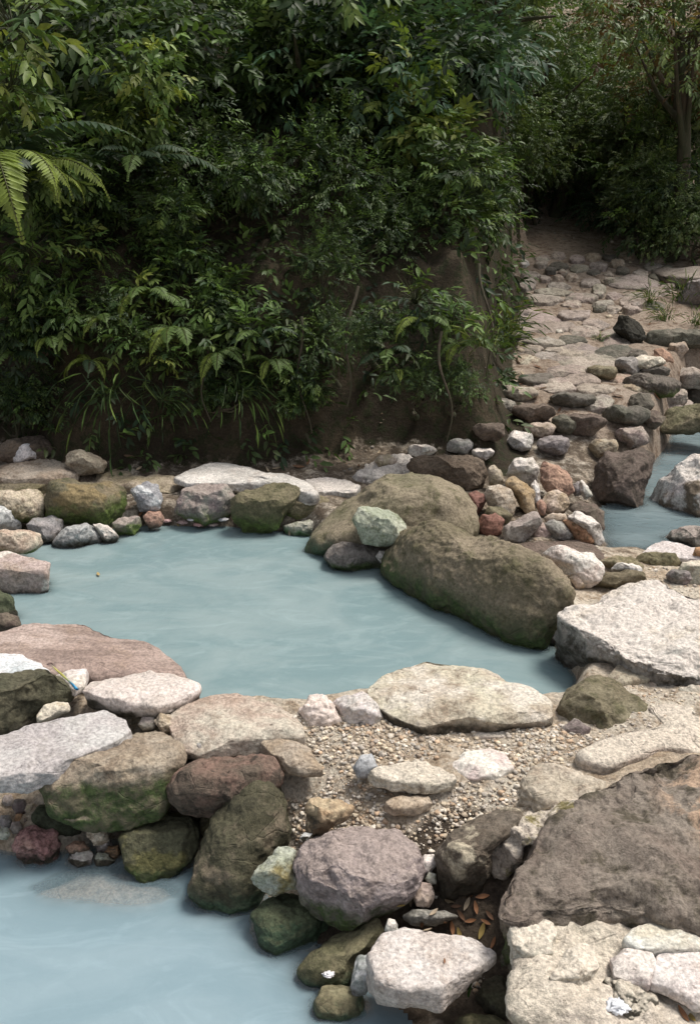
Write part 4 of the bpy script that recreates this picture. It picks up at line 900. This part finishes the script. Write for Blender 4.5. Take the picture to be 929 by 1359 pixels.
for k, (lb, a, b, y, r, key) in enumerate(SHR):
    p = at(a, b, y); tree(lb, p[0], p[1], p[2], r, key, (1.1, .8, .9), k * 2.3, 'shrub', 'shrub', r0=.03)
# ferns: each frond a part
def frond_mesh(L, n, wid, droop, seed, pal):
    rng = np.random.RandomState(seed)
    t = np.linspace(.08, 1, n)
    ang = droop * t * 1.25
    X = np.cumsum(np.cos(.9 - ang)) * L / n; Zz = np.cumsum(np.sin(.9 - ang)) * L / n
    bs_ = np.stack([X, np.zeros(n), Zz], 1); tg = np.gradient(bs_, axis=0); tg /= np.linalg.norm(tg, axis=1)[:, None]
    up = np.stack([-tg[:, 2], np.zeros(n), tg[:, 0]], 1)
    B2 = np.repeat(bs_, 2, 0); T2 = np.repeat(tg, 2, 0); U2 = np.repeat(up, 2, 0); sg = np.tile([1, -1], n)
    w = wid * np.sin(np.clip(t * 1.02 + .1, 0, 1) * np.pi) ** .7 + .02; w = np.repeat(w, 2) * rng.uniform(.85, 1.1, 2 * n)
    d = T2 * .5 + np.array([0, 1., 0]) * sg[:, None] - U2 * .25 + rng.normal(size=B2.shape) * .07
    V, F, C = leaf_batch(B2, d, U2, w, np.full(2 * n, L / n * 1.15), .15, cols=leaf_cols(1, pal, rng).repeat(2 * n, 0) * rng.uniform(.8, 1.2, (2 * n, 1)))
    sv, sf = tube(bs_, np.linspace(.006, .002, n), 3)
    tri = np.vstack([sf[:, [0, 1, 2]], sf[:, [0, 2, 3]]])
    V, F, C = join([(V, F, C), (sv, tri, np.tile((.08, .08, .03), (len(sv), 1)))])
    return mesh_np('frond', V, F, False, C)
FP = [frond_mesh(1., 32, .16, 1.6, 1, MD), frond_mesh(1., 40, .14, 2.0, 2, LT), frond_mesh(1., 22, .19, 1.3, 3, MD + DK)]
def fern(label, p, size, n, kind, spread=6.28, face=0, group=None):
    rng = np.random.RandomState(int(size * 100 + n + abs(p[0]) * 10))
    e = empty('fern', label, 'fern', tuple(p), group)
    for k in range(n):
        o = link('frond', FP[(kind + (k % 2) * (k % 3 == 0)) % 3], leaf_matte, e)
        o.rotation_euler = (rng.uniform(-.25, .25), rng.uniform(-.25, .25), face + spread * (k / n - .5) + rng.uniform(-.2, .2)); s = size * rng.uniform(.7, 1.15); o.scale = (s, s, s)
fern('large pale hanging fern at the left edge', at(0, 225, 6.2), .85, 11, 1, 4.2, -1.2)
fern('hanging fern under the left edge shrub', at(40, 240, 6.3), .6, 8, 1, 3., -1.)
fern('dark arching fern in the shade left of the bank middle', at(185, 220, 6.9), .6, 7, 2, 4., -1.4)
for lb, a, b, y, s, nn, kd in [('small bright fern on the bank above the mossy boulder',138,425,6.55,.3,7,0),('small fern on the bank face under the leafy shrub',70,455,6.5,.3,7,0),('fern on the bank above the grey slab',235,440,6.55,.36,8,0),
      ('pair of fern fronds low on the bank',120,480,6.45,.28,6,1),('fern above the light grey slab',290,470,6.5,.34,8,0),('fern under the overhang of the bank',345,450,6.5,.32,7,2),('fern at the right of the bank middle',360,480,6.45,.26,7,0),
      ('dark fern on the earth bank face',520,470,6.35,.3,7,2),('fern at the foot of the earth bank',560,430,6.4,.32,8,0),('small fern on the shoulder of the earth bank',610,460,6.4,.26,7,0),('fern on the left bank below the glossy shrub',20,470,6.5,.34,7,2),
      ('bright little fern on the lower earth bank',525,495,6.3,.2,6,0),('fern hanging from the mid bank ledge',200,395,6.7,.4,8,0)]:
    fern(lb, at(a, b, y), s, nn, kd, 4.6, -1.57)
# small leafy plants and grasses
def herb_mesh(seed, S, pal, leafL, ratio):
    rng = np.random.RandomState(seed); d = unit(rng.normal(size=(S, 3)) + np.array([0, -.4, .6])); q = d * rng.uniform(.1, .55, (S, 1))
    V, F, C = sprays(rng, S, 7, q, d, leafL, ratio, .5, .5, pal)
    st = []
    for k in range(S):
        sv, sf = tube([(0, 0, -.05), q[k] * .5 + [0, 0, .03], q[k] + d[k] * .3], [.012, .009, .005], 3); st.append((sv, np.vstack([sf[:, [0, 1, 2]], sf[:, [0, 2, 3]]]), np.tile((.05, .06, .025), (len(sv), 1))))
    V, F, C = join([(V, F, C)] + st); return mesh_np('leaves', V, F, False, C)
HB = [herb_mesh(5, 26, MD, .26, .36), herb_mesh(6, 30, LT + MD, .22, .4), herb_mesh(7, 30, DK + MD, .24, .34)]
def grass_mesh(seed, n, L, pal, hang):
    rng = np.random.RandomState(seed); b = rng.normal(size=(n, 3)) * .06; b[:, 2] = 0
    d = unit(rng.normal(size=(n, 3)) * .5 + np.array([0, -.3, 1. if not hang else .15])); parts = []
    for s in range(3):
        V, F, C = leaf_batch(b, d, np.tile([0, -1., .3], (n, 1)) + rng.normal(size=(n, 3)) * .2, np.full(n, L / 2.4) * rng.uniform(.7, 1.2, n), np.full(n, .012), .1, cols=leaf_cols(n, pal, rng)); parts.append((V, F, C))
        b = V.reshape(n, 8, 3)[:, 3]; d = unit(d + np.array([0, -.1, -.55 if not hang else -.9]))
    V, F, C = join(parts); return mesh_np('blades', V, F, False, C)
GR = [grass_mesh(1, 46, .3, MD + LT, False), grass_mesh(2, 34, .6, DK + MD, True)]
def herb(name, label, cat, p, me, s, rz=0, group=None):
    o = link(name, me, leaf_matte, loc=tuple(p)); o.scale = (s, s, s); o.rotation_euler = (0, 0, rz); return tag(o, label, cat, group)
for k, (lb, a, b, y, s, kd) in enumerate([('leafy plant on the bank left of the small bright fern',90,420,6.6,.3,0),('bright broad leaved plant above the bank fern',190,390,6.7,.3,1),('yellow green plant with narrow leaves low on the bank',215,475,6.45,.24,1),
      ('leafy plant over the grey pointed rock',175,455,6.5,.24,0),('dark leafy plant beneath the overhang',300,400,6.8,.34,2),('green plant hanging on the bank above the slab',330,440,6.55,.3,0),('leafy plant on the bank right of the middle',380,440,6.6,.26,2),
      ('plant on the earth bank face above the small fern',550,400,6.5,.3,2),('plant at the right edge of the earth bank face',600,430,6.4,.26,0),('leafy plant at the base of the earth bank',540,480,6.3,.24,2),('dark plant at the far left foot of the bank',20,430,6.6,.32,2),
      ('plant drooping over the bank near the left edge',40,340,6.6,.34,0),('bright leaved plant under the left shrub',110,330,6.8,.3,1),('plant on the mid bank between the two ferns',265,420,6.65,.26,0),('leafy plant at the top left corner with yellow green leaves',20,40,6.2,.5,1),
      ('yellowish leafy spray under the top left corner plant',15,120,6.3,.4,1),('leafy sprig beside the upper path on the bank top',662,300,8.6,.3,2),('weed growing between the path slabs',797,452,None,.10,1),('dark leaved plant under the mid bank shrub',245,370,6.95,.36,0),
      ('plant with glossy leaves on the bank above the light slab',270,455,6.5,.22,0),('green plant right of the hanging grass',410,470,6.55,.26,2)]):
    p = on_ground(a, b) if y is None else at(a, b, y); herb('leafy_plant', lb, 'plant', p, HB[kd], s, k * 1.9)
for k, (lb, a, b, y, s, kd) in enumerate([('bright grass tuft at the right corner of the earth bank',672,440,None,1.1,0),('grass tuft lower on the right corner of the earth bank',668,462,None,.9,0),('grass tuft beside the pale boulder on the path',905,400,None,.9,0),
      ('grass tuft below the pale boulder on the path',880,426,None,.6,0),('thin grass left of the pale boulder',860,405,None,.7,0),('grass at the right edge of the path',925,432,None,.6,0),('long hanging grass on the bank in the middle',320,520,6.4,.6,1),
      ('hanging grass on the left of the bank middle',215,530,6.4,.5,1),('fine grass under the earth bank shoulder',640,460,6.3,.7,0),('thin grass blades behind the mossy boulder',150,520,6.4,.7,1)]):
    p = on_ground(a, b) if y is None else at(a, b, y); herb('grass_tuft', lb, 'grass', p, GR[kd], s, k * 1.3)
# ground cover on the slopes: one mass of small leaves
def cover(name, label, test, n, size, pal, seed):
    rng = np.random.RandomState(seed); pts = []
    cx = GX.ravel(); cy = GY.ravel()
    while len(pts) < n:
        x = rng.uniform(-6.5, 7.5); y = rng.uniform(6.2, 18)
        if not test(x, y): continue
        h = ground_bvh.ray_cast(Vector((x, y, 40)), Vector((0, 0, -1)))
        if h[0]: pts.append((*h[0], *h[1]))
    pts = np.array(pts); q = pts[:, :3]; nn = pts[:, 3:]; nn = nn * np.sign(nn[:, 2:3] + 1e-6)
    d = unit(nn + rng.normal(size=q.shape) * .5)
    V, F, C = sprays(rng, n, 6, q, d, size, .42, size * 2.6, .5, pal)
    return tag(link(name, mesh_np(name, V, F, False, C), leaf_m), label, 'undergrowth', kind='stuff')
def bank_test(x, y):
    q = y - (6.45 + .22 * math.sin(x * 1.9 + .6) + .13 * math.sin(x * 4.3)); e = path_edge(np.array(y)) - x
    dens = (.8 if x < .1 else .35) if q < .45 else (.8 if q < .9 else 1.)
    if e > .06 and q > .08: return random.random() < dens
    if y > 13.7: return True
    return x - (3.5 + .24 * (y - 7)) > .4 and y > 9.5
random.seed(3)
cover('undergrowth', 'dark leafy undergrowth covering the slope behind the springs', bank_test, 16000, .075, DK + MD[:3], 31)
# ------------------------------------------------------------------ small things lying about
def dead_leaf(label, px, py, L, col, rz, group=None, z=None, name='fallen_leaf', cat='leaf'):
    d = Vector(ray(px, py)).normalized(); h = surf_bvh.ray_cast(Vector(cam_o), d)
    p = h[0] if z is None else Vector(P(px, py, z))
    nr = h[1] if z is None else Vector((0, 0, 1))
    if nr.dot(d) > 0: nr = -nr
    nr = np.array(nr); dr = nrm(np.cross(nr, [math.cos(rz), math.sin(rz), .1]))
    n_ = 9; t = np.linspace(0, 1, n_); w = L * .16 * np.sin(np.clip(t * .97 + .03, 0, 1) * np.pi) ** .8; sd = np.cross(dr, nr)
    V = []
    for i in range(n_):
        c = dr * L * (t[i] - .5) + nr * (.004 + L * .22 * (t[i] - .5) ** 2 * 1.6)
        for s, hh in ((-1, .35), (0, 0), (1, .35)): V.append(c + sd * w[i] * s + nr * w[i] * hh)
    top = np.array(V); bot = top - nr * .0012
    F = []
    for i in range(n_ - 1):
        for s in (0, 1):
            a = i * 3 + s; F.append([a, a + 1, a + 4, a + 3]); F.append([a + 27, a + 30, a + 31, a + 28])
    V = np.vstack([top, bot])
    me = mesh_np(name, V, np.array(F), True, np.tile(col, (len(V), 1)))
    return tag(link(name, me, leaf_matte, loc=tuple(p)), label, cat, group)
OR, BR, YE, TN = (.33,.16,.08), (.20,.11,.065), (.42,.31,.11), (.46,.37,.27)
for a, b, L, c_, rz, lb in [(598,1195,.085,TN,.3,'long tan dead leaf at the top of the leaf litter'),(620,1200,.06,TN,1.7,'pale curled leaf standing in the leaf litter'),(640,1190,.06,OR,.9,'orange leaf at the upper right of the leaf litter'),(632,1205,.055,OR,2.2,'rusty leaf in the middle of the leaf litter'),
       (612,1215,.055,BR,.5,'brown leaf lying across the leaf litter'),(590,1222,.05,BR,1.2,'brown leaf behind the pinkish white rock'),(600,1232,.06,OR,.1,'orange leaf touching the back of the pinkish white rock'),(640,1235,.07,YE,2.4,'yellow leaf beside the huge boulder'),(655,1252,.05,OR,.4,'orange leaf at the foot of the huge boulder'),
       (575,1212,.05,TN,2.,'tan leaf at the left of the leaf litter'),(622,1188,.05,BR,2.7,'brown leaf under the dark weathered rock'),(650,1215,.05,BR,1.5,'dark brown leaf against the huge boulder'),(560,1225,.05,BR,.8,'small brown leaf near the slate chip'),
       (590,1276,.022,OR,.2,'tiny orange leaf on top of the pinkish white rock'),(610,1240,.055,YE,1.1,'yellowish leaf in front of the leaf litter'),(545,1198,.04,TN,.6,'tan leaf by the pinkish angular stone'),(532,1200,.035,YE,.1,'yellow leaf beside the round mauve boulder'),
       (918,1352,.05,YE,1.,'bright yellow leaf in the bottom right corner'),(905,1346,.06,OR,.05,'thin orange leaf in the bottom right corner'),(115,631,.03,YE,.4,'yellow leaf above the large mossy boulder'),(68,637,.06,OR,.9,'orange leaf between the flat grey brown rock and mossy boulder'),
       (187,682,.05,OR,1.4,'orange leaf left of the reddish cobble'),(237,697,.035,YE,1.,'yellow leaf on the litter at the back of the pool'),(385,708,.06,TN,.1,'tan leaf floating below the pale green stained stone'),(285,706,.04,BR,.2,'brown leaf at the waterline at the back of the pool'),(625,1222,.05,OR,2.9,'bent orange leaf in the leaf litter centre'),(605,1203,.045,BR,2.2,'curled brown leaf under the long tan one'),
       (645,1224,.045,OR,.0,'short orange leaf beside the yellow one'),(567,1236,.04,TN,2.5,'pale leaf at the back corner of the pinkish white rock')]:
    dead_leaf(lb, a, b, L * .8, tuple(x * .85 for x in c_), rz * 2.7 + a)
dead_leaf('yellowish leaf floating on the upper pool', 131, 763, .05, (.5,.38,.18), .4, z=.004)
dead_leaf('green blade lying below the pinkish white rock', 620, 1312, .07, (.06,.12,.03), .9)
_rl = random.Random(8)
for k in range(34):
    dead_leaf('small brown dead leaf dropped on the uphill path', _rl.uniform(690, 900), _rl.uniform(335, 545), _rl.uniform(.05, .1), _rl.choice([BR, TN, OR, (.16,.10,.06)]), _rl.uniform(0, 6), group='dead leaves on the uphill path')
for k in range(16):
    dead_leaf('dry brown leaf on the soil at the foot of the bank', _rl.uniform(10, 600), _rl.uniform(598, 626), _rl.uniform(.04, .08), _rl.choice([BR, TN, (.16,.10,.06)]), _rl.uniform(0, 6), group='dry leaves at the foot of the bank')
for k, (a, b, b2, y) in enumerate([(270, 440, 560, 6.55), (395, 420, 575, 6.55), (470, 380, 540, 6.4), (585, 440, 585, 6.25), (640, 350, 500, 6.75)]):
    p0, p1 = PY(a, b, y), PY(a + _rl.uniform(-14, 14), b2, y - .16)
    pth = [p0 + (p1 - p0) * t + np.array([.03 * math.sin(7 * t + k), -.05 * math.sin(3.1 * t), 0]) for t in np.linspace(0, 1, 12)]
    V, F = tube(np.array(pth) - p1, np.linspace(.011, .004, 12), 6)
    tag(link('hanging_root', mesh_np('hanging_root', V, F), bark, loc=tuple(p1)), ['thin bare root hanging left of the bank middle', 'thin bare root hanging right of the bank middle', 'bare root on the left part of the earth bank', 'bare root on the lower right of the earth bank', 'root hanging at the right corner of the earth bank'][k], 'root')
# a knotted strip of wrapper between slabs
def strip(name, label, cat, pts, w, cols, parts=None):
    e = None; V = []; C = []
    pts = np.array(pts); tg = np.gradient(pts, axis=0); n_ = len(pts)
    for i in range(n_):
        s = nrm(np.cross(tg[i], [0, 0, 1.])); tw = math.sin(i * 1.1) * .8; s2 = s * math.cos(tw) + np.array([0, 0, 1.]) * math.sin(tw)
        ww = w * (.6 + .4 * math.sin(i * .9 + 1))
        V += [pts[i] + s2 * ww, pts[i] + np.array([0, 0, .006]), pts[i] - s2 * ww, pts[i] - np.array([0, 0, .004])]; C += [cols[min(len(cols) - 1, i * len(cols) // n_)]] * 4
    F = [[i * 4 + k, i * 4 + (k + 1) % 4, i * 4 + 4 + (k + 1) % 4, i * 4 + 4 + k] for i in range(n_ - 1) for k in range(4)]
    c0 = np.array(V).mean(0)
    return tag(link(name, mesh_np(name, np.array(V) - c0, np.array(F), True, np.array(C)), plast, loc=tuple(c0)), label, cat)
plast = tint_mat('wrapper_film', .35, 0, .5)
pp = [P(a, b, .2) for a, b in [(66,884),(72,888),(77,893),(84,899),(91,906),(97,911),(103,918)]]
strip('wrapper', 'twisted yellow and blue wrapper strip wedged between the slabs', 'litter', [p + np.array([0, 0, .01]) for p in pp], .014, [(.12,.07,.07),(.3,.25,.2),(.45,.42,.10),(.45,.42,.10),(.3,.35,.12),(.05,.28,.5),(.05,.3,.55)])
def scrap(label, px, py, s, col, seed, name='paper_scrap', cat='litter', flat=.5):
    d = Vector(ray(px, py)).normalized(); p = surf_bvh.ray_cast(Vector(cam_o), d)[0]
    I0, IF = ico(4); v = I0 * (1 + .45 * fbm(I0 * 2.6 + seed * 3.1, 3)[:, None]) * s * np.array([1.2, .9, flat])
    tag(link(name, mesh_np(name, v, IF, False, np.tile(col, (len(v), 1))), plast, loc=(p.x, p.y, p.z + s * flat * .6)), label, cat)
scrap('crumpled white paper scrap on the chalk rock', 820, 1338, .026, (.72,.74,.78), 1)
scrap('small white scrap on the olive rock by the lower pool', 436, 1294, .015, (.70,.68,.70), 2)
for k, (a, b, s, c_, lb) in enumerate([(222,692,.03,(.5,.33,.32),'pink scrap left of the mauve rock at the waterline'),(243,694,.035,(.55,.40,.38),'pale pink scrap in the litter below the mauve rock'),(265,697,.035,(.5,.30,.28),'pink scrap in the middle of the litter line'),(283,697,.03,(.62,.5,.47),'whitish pink scrap at the right of the litter line'),(255,690,.025,(.6,.58,.6),'white scrap against the mauve rock'),(205,702,.03,(.5,.5,.5),'grey scrap at the left end of the litter line'),(296,690,.035,(.5,.5,.52),'grey scrap below the angular olive boulder')]):
    scrap(lb, a, b, s * .8, c_, 5 + k, flat=.35)
scrap('small white foam lump at the lip of the stream', 875, 710, .03, (.7,.72,.76), 14, name='foam', cat='foam', flat=.3)
